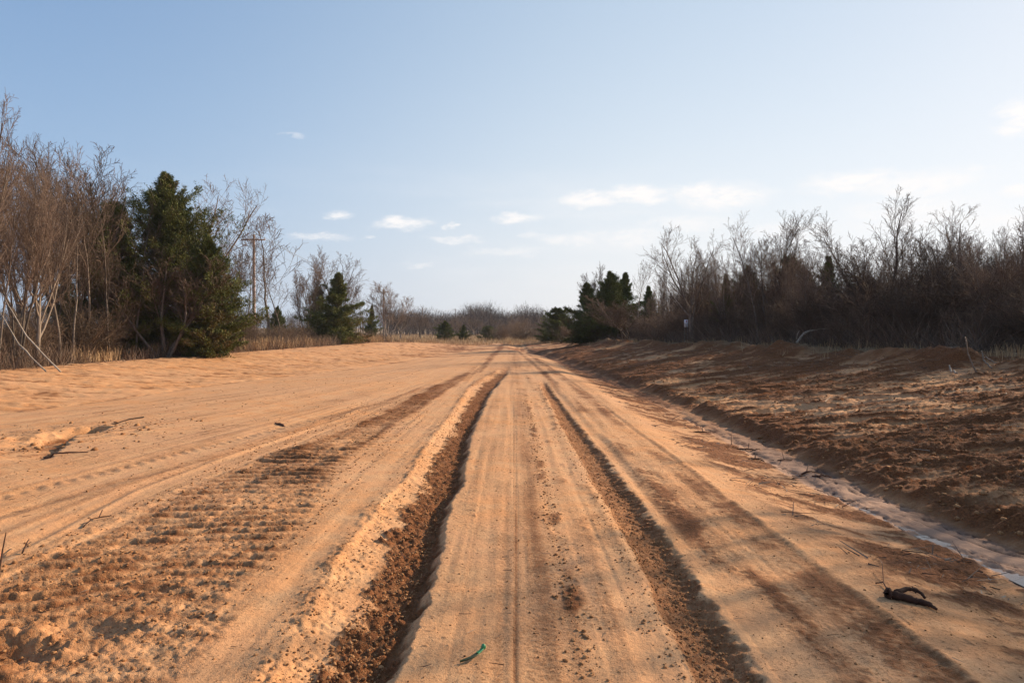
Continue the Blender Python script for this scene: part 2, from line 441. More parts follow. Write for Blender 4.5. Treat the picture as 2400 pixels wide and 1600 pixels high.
def mesh_np(name, v, faces, mat=None, smooth=False, attrs=None):
    """faces: (N,k) int array"""
    me = bpy.data.meshes.new(name)
    v = np.asarray(v, np.float32)
    faces = np.asarray(faces, np.int32)
    nf, k = faces.shape
    me.vertices.add(len(v)); me.vertices.foreach_set('co', v.ravel())
    me.loops.add(nf * k); me.loops.foreach_set('vertex_index', faces.ravel())
    me.polygons.add(nf); me.polygons.foreach_set('loop_start', np.arange(0, nf * k, k, dtype=np.int32))
    if smooth:
        me.polygons.foreach_set('use_smooth', np.ones(nf, bool))
    me.update(calc_edges=True)
    if attrs:
        for an, (dom, arr) in attrs.items():
            a = me.attributes.new(an, 'FLOAT', dom)
            a.data.foreach_set('value', np.asarray(arr, np.float32))
    if mat:
        me.materials.append(mat)
    return me


def obj(name, me, parent=None, loc=(0, 0, 0)):
    o = bpy.data.objects.new(name, me)
    o.location = loc
    if parent:
        o.parent = parent
    return link(o)


def tag(o, label=None, cat=None, group=None, kind=None):
    if label: o['label'] = label
    if cat: o['category'] = cat
    if group: o['group'] = group
    if kind: o['kind'] = kind
    return o


def mat(name, build):
    m = bpy.data.materials.new(name)
    m.use_nodes = True
    m.node_tree.nodes.clear()
    t = NT(m.node_tree)
    bs = t.n('ShaderNodeBsdfPrincipled')
    t.n('ShaderNodeOutputMaterial', {'Surface': bs.outputs[0]})
    build(t, bs)
    return m


def setc(t, bs, c):
    if hasattr(c, 'is_output'):
        t.t.links.new(c, bs.inputs['Base Color'])
    else:
        bs.inputs['Base Color'].default_value = (*c, 1)


# ------------------------------------------------------------------ materials
def m_ground(t, bs):
    P = t.n('ShaderNodeTexCoord').outputs['Object']
    at = lambda nme: t.n('ShaderNodeAttribute', attribute_name=nme).outputs['Fac']
    moist_shade, silt, grass = at('moist_shade'), at('silt'), at('grass')
    big = t.noise(P, 0.35, 4)
    mid = t.noise(P, 3.0, 5, 0.6)
    fine = t.noise(P, 38.0, 4, 0.7)
    grit = t.noise(P, 160.0, 2, 0.6)
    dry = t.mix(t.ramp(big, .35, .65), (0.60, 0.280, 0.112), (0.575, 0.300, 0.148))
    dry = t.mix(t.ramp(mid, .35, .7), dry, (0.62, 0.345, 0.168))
    wet_shade = t.mix(t.ramp(fine, .35, .65), (0.120, 0.040, 0.012), (0.27, 0.100, 0.034))
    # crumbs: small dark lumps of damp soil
    m2 = t.math('ADD', moist_shade, t.math('MULTIPLY', t.math('SUBTRACT', fine, 0.5), 0.85))
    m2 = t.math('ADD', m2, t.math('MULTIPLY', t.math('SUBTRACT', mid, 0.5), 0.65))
    c = t.mix(t.ramp(m2, 0.05, 0.80), dry, wet_shade)  # dark tone serves damp soil and the painted shade alike
    fl_ = t.math('MULTIPLY', t.math('MAXIMUM', t.ramp(t.noise(P, 52, 3, .75), .57, .65), t.ramp(t.noise(P, 19, 4, .8), .61, .66)), t.ramp(t.noise(P, 2.2, 4, .6), .38, .6, .15, .8))
    c = t.mix(fl_, c, (0.20, 0.095, 0.04))
    c = t.mix(t.math('MULTIPLY', t.ramp(grit, .55, .75), .25), c, (0.25, 0.13, 0.06))
    sl = t.mix(t.ramp(moist_shade, .15, .8), (0.36, 0.205, 0.130), (0.085, 0.042, 0.03))
    c = t.mix(silt, c, sl)
    gcol = t.mix(t.ramp(t.noise(P, 1.1, 5, .7), .3, .7), (0.15, 0.095, 0.05), (0.34, 0.215, 0.11))
    gcol = t.mix(t.ramp(t.noise(P, 14, 4, .7), .4, .7), gcol, (0.42, 0.29, 0.16))
    c = t.mix(grass, c, gcol)
    setc(t, bs, c)
    rg = t.math('SUBTRACT', 0.95, t.math('MULTIPLY', silt, 0.10))
    t.t.links.new(rg, bs.inputs['Roughness'])
    bs.inputs['Specular IOR Level'].default_value = 0.25
    h = t.math('ADD', t.math('MULTIPLY', fine, 0.7), t.math('MULTIPLY', grit, 0.35))
    h = t.math('ADD', h, t.math('MULTIPLY', t.noise(P, 13, 4, .7), 1.1))
    h = t.math('SUBTRACT', h, t.math('MULTIPLY', fl_, .35))
    h = t.math('MULTIPLY', h, t.math('ADD', 0.42, moist_shade))
    h = t.math('MULTIPLY', h, t.math('SUBTRACT', 1.0, t.math('MULTIPLY', silt, .5)))
    bp = t.n('ShaderNodeBump', {'Height': h, 'Strength': 1.0, 'Distance': 0.018})
    t.t.links.new(bp.outputs[0], bs.inputs['Normal'])


M_GROUND = mat('red_sandy_soil', m_ground)


def m_bark(c1, c2, rough=0.9):
    def f(t, bs):
        P = t.n('ShaderNodeTexCoord').outputs['Object']
        n = t.noise(t.n('ShaderNodeMapping', {'Vector': P, 'Scale': (14, 14, 3)}).outputs[0], 1.0, 5, .7)
        oi = t.n('ShaderNodeObjectInfo').outputs['Random']
        c = t.mix(t.ramp(n, .35, .65), c1, c2)
        c = t.n('ShaderNodeHueSaturation', {'Color': c, 'Value': t.ramp(oi, 0, 1, .55, 1.55, False)}).outputs[0]
        setc(t, bs, c)
        bs.inputs['Roughness'].default_value = rough
        bs.inputs['Specular IOR Level'].default_value = 0.2
        t.t.links.new(t.n('ShaderNodeBump', {'Height': n, 'Strength': 0.6, 'Distance': 0.02}).outputs[0], bs.inputs['Normal'])
    return f


M_BARK = mat('grey_brown_bark', m_bark((0.11, 0.085, 0.065), (0.235, 0.185, 0.145)))
M_TWIG = mat('reddish_twigs', m_bark((0.115, 0.078, 0.056), (0.175, 0.122, 0.090)))
M_BRUSH = mat('brown_brush', m_bark((0.125, 0.082, 0.054), (0.215, 0.145, 0.097)))
M_DEADWOOD = mat('dead_wood', m_bark((0.26, 0.20, 0.145), (0.38, 0.31, 0.24)))
M_DARKWOOD = mat('dark_wet_wood', m_bark((0.05, 0.022, 0.014), (0.11, 0.05, 0.03)))
M_POLE = mat('weathered_pole_wood', m_bark((0.20, 0.13, 0.10), (0.33, 0.24, 0.19)))
M_FARTWIG = mat('far_bare_wood', m_bark((0.066, 0.047, 0.040), (0.105, 0.078, 0.066)))


def m_leaf(t, bs):
    v = t.n('ShaderNodeAttribute', attribute_name='var').outputs['Fac']
    oi = t.n('ShaderNodeObjectInfo').outputs['Random']
    c = t.mix(t.ramp(v, 0, .55, smooth=False), (0.062, 0.076, 0.018), (0.135, 0.145, 0.032))
    c = t.mix(t.ramp(v, .62, 1.0, smooth=False), c, (0.13, 0.085, 0.04))
    c = t.n('ShaderNodeHueSaturation', {'Color': c, 'Value': t.ramp(oi, 0, 1, .85, 1.15, False)}).outputs[0]
    setc(t, bs, c)
    bs.inputs['Roughness'].default_value = 0.75
    bs.inputs['Specular IOR Level'].default_value = 0.25


M_CEDAR = mat('cedar_foliage', m_leaf)


def m_grass(t, bs):
    v = t.n('ShaderNodeAttribute', attribute_name='var').outputs['Fac']
    c = t.mix(v, (0.30, 0.165, 0.07), (0.58, 0.39, 0.20))
    setc(t, bs, c)
    bs.inputs['Roughness'].default_value = 0.8


M_GRASS = mat('dry_golden_grass', m_grass)


def m_litter(t, bs):
    v = t.n('ShaderNodeAttribute', attribute_name='var').outputs['Fac']
    c = t.mix(t.ramp(v, 0, .6, smooth=False), (0.07, 0.04, 0.025), (0.19, 0.12, 0.075))
    c = t.mix(t.ramp(v, .75, 1, smooth=False), c, (0.42, 0.32, 0.22))
    setc(t, bs, c)
    bs.inputs['Roughness'].default_value = 0.85


M_LITTER = mat('twig_litter', m_litter)


def m_clod(t, bs):
    P = t.n('ShaderNodeTexCoord').outputs['Object']
    v = t.n('ShaderNodeAttribute', attribute_name='var').outputs['Fac']
    c = t.mix(v, (0.24, 0.11, 0.045), (0.50, 0.26, 0.115))
    setc(t, bs, t.mix(t.ramp(t.noise(P, 60, 3), .45, .7), c, (0.17, 0.075, 0.03)))
    bs.inputs['Roughness'].default_value = 0.95
    bs.inputs['Specular IOR Level'].default_value = 0.15


M_CLOD = mat('soil_clods', m_clod)


def m_water(t, bs):
    P = t.n('ShaderNodeTexCoord').outputs['Object']
    bs.inputs['Base Color'].default_value = (0.16, 0.10, 0.075, 1)
    bs.inputs['Roughness'].default_value = 0.06
    bs.inputs['Specular IOR Level'].default_value = 0.7
    bs.inputs['IOR'].default_value = 1.33
    t.t.links.new(t.n('ShaderNodeBump', {'Height': t.noise(P, 9, 3), 'Strength': 0.12, 'Distance': 0.02}).outputs[0], bs.inputs['Normal'])


M_WATER = mat('muddy_water', m_water)


def plain(name, c, rough=0.6, metal=0.0):
    def f(t, bs):
        P = t.n('ShaderNodeTexCoord').outputs['Object']
        n = t.noise(P, 12, 4, .6)
        setc(t, bs, t.mix(t.ramp(n, .3, .75, 0, .35), c, tuple(k * 0.6 for k in c)))
        bs.inputs['Roughness'].default_value = rough
        bs.inputs['Metallic'].default_value = metal
    return mat(name, f)


# ------------------------------------------------------------------ ground
def build_ground():
    rin = np.concatenate([np.geomspace(0.12, 1.6, 14)[:-1], np.exp(np.arange(math.log(1.6), math.log(62), 0.0034)),
                          np.exp(np.arange(math.log(62.3), math.log(400), 0.012)), np.exp(np.arange(math.log(405), math.log(9000), 0.05))])
    fine = np.arange(-58, 58.001, 0.150)
    coarse = np.arange(60, 300, 4.0)
    ang = np.radians(np.concatenate([fine, coarse]))
    nr_, na = len(rin), len(ang)
    A, Rr = np.meshgrid(ang, rin)
    x = (np.sin(A) * Rr).ravel(); y = (np.cos(A) * Rr).ravel()
    z = base_h(x, y)
    dz, moist_shade, silt, grass = detail(x, y)
    z = z + dz
    # centre point
    x = np.append(x, 0); y = np.append(y, 0); z = np.append(z, z[:na].mean())
    moist_shade = np.append(moist_shade, .2); silt = np.append(silt, 0); grass = np.append(grass, 0)
    i = np.arange(nr_ - 1)[:, None] * na; j = np.arange(na)[None, :]; j2 = (j + 1) % na
    q = np.stack([i + j, i + na + j, i + na + j2, i + j2], -1).reshape(-1, 4)
    c = len(x) - 1
    jj = np.arange(na)
    cap = np.stack([np.full(na, c), jj, (jj + 1) % na, (jj + 1) % na], -1)
    cap = cap[:, [0, 1, 2]]
    me = bpy.data.meshes.new('ground')
    v = np.stack([x, y, z], -1).astype(np.float32)
    nq, nc = len(q), len(cap)
    me.vertices.add(len(v)); me.vertices.foreach_set('co', v.ravel())
    loops = np.concatenate([q[:, ::-1].ravel(), cap.ravel()]).astype(np.int32)
    # face winding: make normals point up
    me.loops.add(len(loops)); me.loops.foreach_set('vertex_index', loops)
    starts = np.concatenate([np.arange(nq) * 4, nq * 4 + np.arange(nc) * 3]).astype(np.int32)
    me.polygons.add(nq + nc); me.polygons.foreach_set('loop_start', starts)
    me.polygons.foreach_set('use_smooth', np.ones(nq + nc, bool))
    me.update(calc_edges=True)
    for an, arr in (('moist_shade', moist_shade), ('silt', silt), ('grass', grass)):
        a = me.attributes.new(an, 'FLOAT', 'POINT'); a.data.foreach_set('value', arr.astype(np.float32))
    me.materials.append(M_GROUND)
    o = obj('ground', me)
    print('ground normal z', me.polygons[1000].normal.z)
    tag(o, kind='structure')


build_ground()

def surf(x, y):
    x = np.asarray(x, float); y = np.asarray(y, float)
    return base_h(x, y) + detail(x, y)[0]


# ------------------------------------------------------------------ water in the right ditch
def ribbon(ys, off, halfw, dz0):
    ys = np.asarray(ys)
    c = x_dr(ys) + off + 0.05 * fbm(ys * .7, ys * 0, 115, 2) * -1
    hw = halfw * (0.55 + 0.9 * np.clip(vnoise(ys * 1.3, ys * 0 + 2, 301), 0, 1))
    z = base_h(x_dr(ys) - 0.42, ys) + dz0
    v = np.concatenate([np.stack([c - hw, ys, z], -1), np.stack([c + hw, ys, z], -1)])
    n = len(ys); i = np.arange(n - 1)
    f = np.stack([i, n + i, n + i + 1, i + 1], -1)
    return v, f


VV, FF, nv = [], [], 0
for (a, b, o_, hw, d) in ((3.0, 8.0, -0.43, 0.085, -0.021), (13.2, 15.6, -0.42, 0.07, -0.026), (24, 26, -0.42, 0.08, -0.024), (31, 33, -0.42, 0.08, -0.024)):
    v, f = ribbon(np.arange(a, b, 0.06), o_, hw, d)
    VV.append(v); FF.append(f + nv); nv += len(v)
wo = obj('water', mesh_np('water', np.concatenate(VV), np.concatenate(FF), M_WATER, True))
tag(wo, kind='structure')


# ------------------------------------------------------------------ tubes and bare trees
def tubes(polys, sides):
    """polys: list of (pts Nx3, radii N). Returns verts, quad faces"""
    groups = {}
    for p, r in polys:
        groups.setdefault(len(p), []).append((p, r))
    V, Fc, nv = [], [], 0
    ang = np.arange(sides) * 2 * PI / sides
    for N, L in groups.items():
        P = np.array([a[0] for a in L], float); Rd = np.array([a[1] for a in L], float)
        T = np.gradient(P, axis=1)
        T /= np.linalg.norm(T, axis=2, keepdims=True) + 1e-9
        ref = np.where(np.abs(T[:, :1, 2:3]) > 0.9, np.array([[[1., 0, 0]]]), np.array([[[0, 0, 1.]]]))
        ref = np.broadcast_to(ref, P.shape)
        U = np.cross(T, ref); U /= np.linalg.norm(U, axis=2, keepdims=True) + 1e-9
        Wv = np.cross(T, U)
        ring = P[:, :, None, :] + Rd[:, :, None, None] * (U[:, :, None, :] * np.cos(ang)[None, None, :, None] + Wv[:, :, None, :] * np.sin(ang)[None, None, :, None])
        M = len(L)
        V.append(ring.reshape(-1, 3))
        m = np.arange(M)[:, None, None] * N * sides; i = np.arange(N - 1)[None, :, None] * sides; k = np.arange(sides)[None, None, :]; k2 = (k + 1) % sides
        f = np.stack([m + i + k, m + i + k2, m + i + sides + k2, m + i + sides + k], -1).reshape(-1, 4)
        Fc.append(f + nv); nv += M * N * sides
    return np.concatenate(V), np.concatenate(Fc)


class Grow:
    def __init__(s, seed):
        s.r = random.Random(seed)
        s.out = {0: [], 1: [], 2: [], 3: [], 4: []}

    def branch(s, p, d, length, rad, lvl, P, r_end=None):
        r = s.r
        nseg = P['seg'][lvl]
        pts = [p.copy()]; dirs = [d.copy()]
        wig, up = P['wig'][lvl], P['up'][lvl]
        q = p.copy(); dd = d.copy()
        for i in range(nseg):
            dd = dd + Vector((r.gauss(0, wig), r.gauss(0, wig), r.gauss(0, wig * .7) + up))
            dd.normalize()
            q = q + dd * (length / nseg)
            pts.append(q.copy()); dirs.append(dd.copy())
        re_ = rad * P['taper'][lvl] if r_end is None else r_end
        radii = [rad + (re_ - rad) * (i / nseg) ** 0.8 for i in range(nseg + 1)]
        rmin = P.get('rmin', 0.004)
        radii = [max(x_, rmin) for x_ in radii]
        s.out[lvl].append((np.array(pts), np.array(radii)))
        if lvl >= P['levels']:
            return
        n = P['n'][lvl]
        n = int(n * (0.75 + 0.5 * r.random()) + 0.5)
        t0 = P['t0'][lvl]
        az0 = r.random() * 2 * PI
        for k in range(n):
            t = t0 + (1 - t0) * ((k + r.random()) / n)
            f = t * nseg; i = min(int(f), nseg - 1); ff = f - i
            pp = pts[i].lerp(pts[i + 1], ff); dr = dirs[i + 1]
            rp = radii[i] + (radii[i + 1] - radii[i]) * ff
            a = R(P['ang'][lvl] + r.gauss(0, P['angv'][lvl]))
            az_ = az0 + k * 2.4 + r.gauss(0, .4)
            side = dr.orthogonal().normalized()
            side = Matrix.Rotation(az_, 3, dr) @ side
            nd = (dr * math.cos(a) + side * math.sin(a)).normalized()
            ln = length * P['len'][lvl] * (1 - P['lt'][lvl] * (t - t0) / max(1 - t0, .01)) * (0.7 + 0.6 * r.random())
            s.branch(pp, nd, ln, min(rp * P['rr'][lvl] * (0.75 + .4 * r.random()), rp * .9), lvl + 1, P)


SPECIES = {
    'sapling': dict(levels=3, seg=[12, 6, 4, 3], wig=[.085, .11, .11, .12], up=[.02, .10, .07, .04], taper=[.22, .3, .4, .5], n=[13, 7, 5], t0=[.36, .2, .15],
                    ang=[36, 38, 38], angv=[10, 12, 13], len=[.42, .48, .5], lt=[.55, .4, .4], rr=[.42, .55, .6], stems=1, spread=8, rad=.0125, rmin=.0048),
    'vase': dict(levels=4, seg=[5, 9, 6, 4, 3], wig=[.05, .08, .09, .10, .12], up=[.0, .06, .08, .06, .04], taper=[.75, .25, .3, .4, .5], n=[7, 11, 7, 4], t0=[.45, .22, .15, .15],
                 ang=[34, 33, 36, 40], angv=[9, 10, 12, 14], len=[1.9, .42, .45, .45], lt=[.15, .45, .4, .4], rr=[.55, .5, .55, .6], stems=1, spread=4, rad=.019, trunk=.32, rmin=.0048),
    'clump': dict(levels=3, seg=[12, 7, 5, 3], wig=[.065, .09, .10, .11], up=[.025, .07, .07, .05], taper=[.18, .28, .35, .5], n=[18, 10, 6], t0=[.32, .18, .15],
                  ang=[30, 34, 38], angv=[9, 12, 14], len=[.36, .42, .45], lt=[.5, .4, .4], rr=[.5, .5, .6], stems=4, spread=20, rad=.0115, rmin=.0048),
    'shrub': dict(levels=2, seg=[7, 5, 4], wig=[.12, .17, .2], up=[.03, .03, .01], taper=[.3, .35, .5], n=[11, 6], t0=[.12, .12],
                  ang=[38, 42], angv=[14, 16], len=[.42, .5], lt=[.4, .3], rr=[.6, .6], stems=34, spread=34, rad=.0065, rmin=.0045),
}


def make_bare(kind, seed, name, rmin=None):
    """unit tree of height 1 scaled to H=6m design; returns (trunk mesh, crown mesh, height, width)"""
    P = dict(SPECIES[kind])
    H = {'sapling': 6.0, 'vase': 6.5, 'clump': 6.5, 'shrub': 2.4}[kind]
    if rmin: P['rmin'] = rmin
    g = Grow(seed)
    r = g.r
    for s_ in range(P['stems']):
        a = r.random() * 2 * PI
        sp = R(abs(r.gauss(0, P['spread'])) if P['stems'] > 1 else r.gauss(0, P['spread'] * .5))
        if P['stems'] > 1:
            sp = R(P['spread'] * (0.25 + r.random()))
        d = Vector((math.sin(sp) * math.cos(a), math.sin(sp) * math.sin(a), math.cos(sp)))
        rad0 = (.02 if kind == 'shrub' else .05) * P['stems'] ** .3
        p = Vector((math.cos(a) * r.random() * rad0 * (2 if P['stems'] > 1 else 0), math.sin(a) * r.random() * rad0 * (2 if P['stems'] > 1 else 0), -0.12))
        ln = H * P.get('trunk', 1.0) * (1 if P['stems'] == 1 else 0.7 + .35 * r.random())
        g.branch(p, d, ln, H * P['rad'] * (.8 + .5 * r.random()), 0, P)
    thick = g.out[0] + (g.out[1] if kind == 'vase' else [])
    thin = (g.out[2] + g.out[3] + g.out[4]) if kind == 'vase' else g.out[1] + g.out[2] + g.out[3] + g.out[4]
    v0, f0 = tubes(thick, 6 if kind != 'shrub' else 4)
    v1, f1 = tubes(thin, 3)
    allv = np.concatenate([v0, v1])
    zt = v1[:, 2].max()
    wd = np.percentile(v1[:, 0], 99) - np.percentile(v1[:, 0], 1)
    return dict(trunk=mesh_np(name + '_trunk', v0, f0, M_BARK if kind != 'shrub' else M_BRUSH, True), crown=mesh_np(name + '_crown', v1, f1, M_TWIG if kind != 'shrub' else M_BRUSH, True), h=float(zt), w=float(wd), ca=math.atan2(*np.flip(v1[v1[:, 2] > .7 * zt][:, :2].mean(0))), kind=kind, nf=len(f0) + len(f1))


PROTO = {}
for kind, n in (('sapling', 5), ('vase', 5), ('clump', 4), ('shrub', 4)):
    PROTO[kind] = [make_bare(kind, 100 + i * 7 + len(kind), kind) for i in range(n)]
    if kind != 'shrub': PROTO[kind + '_far'] = [make_bare(kind, 100 + i * 7 + len(kind), kind, .0068) for i in range(n)]
    print(kind, [(p['nf'], round(p['h'], 2), round(p['w'], 2)) for p in PROTO[kind]])


# ------------------------------------------------------------------ cedars
def make_cedar(seed, H=5.0, Wd=3.4, shape=0.8, n_limb=260, tufts=70, ragged=0.25, lean=0.0, bottom=0.06):
    r = np.random.default_rng(seed)
    polys = []
    # trunk
    zt = np.linspace(-0.15, H * 0.97, 12)
    cx = np.cumsum(r.normal(0, .02, 12)) * H * .15
    cy = np.cumsum(r.normal(0, .02, 12)) * H * .15
    polys.append((np.stack([cx, cy, zt], -1), np.linspace(H * .022, H * .003, 12)))
    vt, ft = tubes(polys, 7)
    # limbs: denser at low heights
    t = r.random(n_limb) ** 1.15
    z0 = H * (bottom + (0.97 - bottom) * t)
    az_ = r.random(n_limb) * 2 * PI
    lobes = 1 + ragged * 0.6 * np.sin(az_ * 3 + seed) * np.sin(t * 9 + seed * 2) + ragged * np.clip(r.normal(0, .75, n_limb), -.8, 1.6)
    prof = (1 - t) ** shape * (0.55 + 0.45 * np.minimum(1, t / .16))
    ln = np.maximum(Wd / 2 * prof * lobes, 0.10 * H * .3)
    el_ = np.radians(I(t, [0, .3, 1], [-8, 14, 62]) + r.normal(0, 10, n_limb))
    bx = I(z0, zt, cx); by = I(z0, zt, cy)
    K = 6
    s = np.linspace(0, 1, K)
    cur = 0.30 * s ** 2
    px_ = bx[:, None] + ln[:, None] * s * np.cos(el_)[:, None] * np.cos(az_)[:, None]
    py_ = by[:, None] + ln[:, None] * s * np.cos(el_)[:, None] * np.sin(az_)[:, None]
    pz_ = z0[:, None] + ln[:, None] * (s * np.sin(el_)[:, None] + cur * .6)
    limbs = [(np.stack([px_[i], py_[i], pz_[i]], -1), np.linspace(.012 + .004 * ln[i], .004, K)) for i in range(n_limb)]
    vl, fl = tubes(limbs, 3)
    # tufts along each limb
    nt = np.maximum((tufts * (0.35 + ln / (Wd / 2))).astype(int), 10)
    idx = np.repeat(np.arange(n_limb), nt)
    M = len(idx)
    u = r.random(M) ** 0.62
    u = 0.12 + 0.9 * u
    ip = lambda Aarr: np.array([0]) if False else (Aarr[idx, np.minimum((u * (K - 1)).astype(int), K - 2)] * (1 - (u * (K - 1) - np.minimum((u * (K - 1)).astype(int), K - 2))) + Aarr[idx, np.minimum((u * (K - 1)).astype(int), K - 2) + 1] * (u * (K - 1) - np.minimum((u * (K - 1)).astype(int), K - 2)))
    C = np.stack([ip(px_), ip(py_), ip(pz_)], -1)
    rad = (0.022 * H * .5 + 0.105 * ln[idx]) * (1.08 - 0.8 * np.minimum(u, 1))
    C += r.normal(0, 1, (M, 3)) * rad[:, None] * np.array([.8, .8, .7])
    # clump noise removes some tufts so holes open
    keep = vnoise(C[:, 0] * 1.7 + 50, C[:, 2] * 1.7 + C[:, 1] * 1.3 + 50, seed) > 0.20
    C = C[keep]; idx = idx[keep]; u = u[keep]; M = len(C)
    # each tuft = 3 slim blades
    out = np.stack([np.cos(az_[idx]) * .7, np.sin(az_[idx]) * .7, np.full(M, .75)], -1)
    VV_, var = [], []
    clump = 0.5 * vnoise(C[:, 0] * 2.2 + 9, C[:, 2] * 2.2 + C[:, 1] + 9, seed + 5) + 0.25 * r.random(M)
    brown = (r.random(M) < 0.07) * .5 + 0.35 * (vnoise(C[:, 0] * 1.1 + 30, C[:, 2] * 1.1 - C[:, 1], seed + 8) > .72)
    for b in range(4):
        d = out + r.normal(0, .55, (M, 3)); d /= np.linalg.norm(d, axis=1, keepdims=True)
        sd_ = np.cross(d, r.normal(0, 1, (M, 3))); sd_ /= np.linalg.norm(sd_, axis=1, keepdims=True) + 1e-9
        L_ = (0.08 + 0.10 * r.random(M))[:, None]
        w_ = (0.009 + 0.009 * r.random(M))[:, None]
        a = C + r.normal(0, .03, (M, 3))
        VV_.append(np.stack([a - sd_ * w_ * .5, a + d * L_ * .45 + sd_ * w_, a + d * L_, a + d * L_ * .5 - sd_ * w_], 1).reshape(-1, 3))
        var.append(np.clip(clump + brown, 0, 1))
    V = np.concatenate(VV_)
    Fq = np.arange(len(V)).reshape(-1, 4)
    foliage = mesh_np('cedar_crown', V, Fq, M_CEDAR, False, {'var': ('FACE', np.concatenate(var))})
    nv_ = len(vt)
    trunk = mesh_np('cedar_trunk', np.concatenate([vt, vl]) if False else vt, ft, M_BARK, True)
    limbm = mesh_np('cedar_limbs', vl, fl, M_BARK, True)
    return dict(trunk=trunk, crown=foliage, limbs=limbm, h=H * 1.03, w=Wd * .85, kind='cedar', nf=len(Fq))


PROTO['cedar'] = [make_cedar(3, 5.0, 3.4, .85, 300, 70, .40, bottom=.02), make_cedar(8, 5.0, 2.9, .9, 280, 65, .50, bottom=.02), make_cedar(12, 4.2, 3.6, .62, 280, 65, .36, bottom=.02)]
PROTO['bigcedar'] = [make_cedar(21, 9.0, 7.4, .85, 520, 120, .46, bottom=.09)]
PROTO['bigcedar2'] = [make_cedar(27, 7.4, 4.8, .60, 360, 100, .46, bottom=.05)]
print('cedar', [p['nf'] for k in ('cedar', 'bigcedar', 'bigcedar2') for p in PROTO[k]])

NAMES = {'sapling': 'bare_sapling', 'vase': 'bare_tree', 'clump': 'bare_tree', 'shrub': 'bare_shrub', 'cedar': 'cedar_tree', 'bigcedar': 'cedar_tree', 'bigcedar2': 'cedar_tree'}
CATS = {'sapling': 'sapling', 'vase': 'tree', 'clump': 'tree', 'shrub': 'shrub', 'cedar': 'cedar', 'bigcedar': 'cedar', 'bigcedar2': 'cedar'}
rr = random.Random(5)


LMK = []      # landmarks that fillers are described by: side, tangent of bearing, distance, short name


def near_label(desc, x, y):
    c = [(abs(x / y - t), t, nm) for (sd_, t, nm) in LMK if sd_ == (1 if x > 0 else -1)]
    d, t, nm = min(c)
    w_ = 'in line with' if d < .012 else ('just right of' if x / y > t else 'just left of')
    if d > .05: w_ = w_.replace('just', 'some way')
    lab = '%s, %s %s' % (desc, w_, nm)
    return lab, 'fillers: ' + lab


def plant(kind, i, x, y, h, label, group=None, wid=None, rot=None, lean=(0, 0)):
    fk = kind + '_far' if (kind + '_far' in PROTO and y > 50) else kind
    p = PROTO[fk][i % len(PROTO[fk])]
    sc = h / p['h']
    sw = sc if wid is None else wid / p['w']
    root = bpy.data.objects.new(NAMES[kind], None)
    root.empty_display_size = 0.3
    link(root)
    root.location = (x, y, gz(x, y) - 0.02)
    root.rotation_euler = (lean[0], lean[1], rr.random() * 2 * PI if rot is None else rot)
    root.scale = (sw, sw, sc)
    t = obj('trunk', p['trunk'], root); c = obj('crown', p['crown'], root)
    if 'limbs' in p:
        obj('limbs', p['limbs'], root)
    tag(root, label, CATS[kind], group)
    return root


def at(px, Y):
    return (px - 1200) / F * Y


def put(kind, i, px, Y, top, label, group=None, wpx=None, **kw):
    """px: column of the foot, top: row of the crown's top, Y: distance"""
    x = at(px, Y)
    h = CAM_Z + (HZ - top) / F * Y - gz(x, Y)
    return plant(kind, i, x, Y, h, label, group, None if wpx is None else wpx / F * Y, **kw)


for (px_, nm_) in ((-25, 'the tallest tree at the left edge'), (60, 'the leaning dead stems'), (150, 'the small cedar in the left thicket'), (283, 'the round-topped cedar'), (402, 'the largest cedar'), (488, 'the bright green cedar'), (595, 'the nearest utility pole'),
                   (722, 'the double-stemmed tree'), (797, 'the spiky cedar'), (901, 'the round-crowned tree'), (1043, 'the leftmost small cedar'), (1145, 'the rightmost small cedar'), (1306, 'the rounded cedar'), (1432, 'the tallest right-hand cedar'),
                   (1519, 'the small pointed cedar'), (1608, 'the white sign'), (1722, 'the first thin tree right of the sign'), (1777, 'the tall thin tree'), (1838, 'the vase-shaped tree'), (1943, 'the pointed cedar against the sky'), (2046, 'the broadest bare tree'),
                   (2128, 'the right-leaning tree'), (2172, 'the slim tree between the two tallest'), (2285, 'the forked tree near the right edge'), (2395, 'the dense tree at the right edge')):
    LMK.append((1 if px_ > 1200 else -1, (px_ - 1200) / F, nm_))

# ---- left side
put('vase', 0, -45, 21.5, 185, 'tall bare tree cut by the left edge, highest of the left thicket', wpx=330, rot=PI - PROTO['vase'][0]['ca'])
put('bigcedar', 0, 390, 34.5, 396, 'largest cedar, broad, dark green and pointed, among bare saplings on the left', wpx=310)
put('bigcedar2', 0, 272, 33, 468, 'round-topped dark cedar leaning against the left flank of the largest cedar', wpx=185)
put('cedar', 0, 486, 33.5, 545, 'bright green cedar forming the sunlit right flank of the largest cedar', wpx=170)
put('cedar', 2, 150, 38, 640, 'small dark cedar half hidden behind the left thicket of saplings', wpx=70)
put('clump', 0, 345, 38, 315, 'bare tree whose tall thin crown rises above and left of the largest cedar', wpx=260)
put('vase', 1, 425, 40, 400, 'bare tree with limbs sweeping right above the largest cedar', wpx=240)
put('sapling', 1, 315, 31.5, 450, 'crooked bare sapling standing directly in front of the round-topped cedar', wpx=110)
put('clump', 1, 385, 32, 560, 'low spreading bare tree with pale branches crossing in front of the largest cedar', wpx=260)
put('sapling', 3, 255, 29.5, 400, 'thin double-forked bare sapling at the right end of the left thicket', wpx=150)
G1 = 'slender bare saplings crowded left of the cedars'
L1 = 'slender bare sapling crowded among others in the thicket at the left edge'
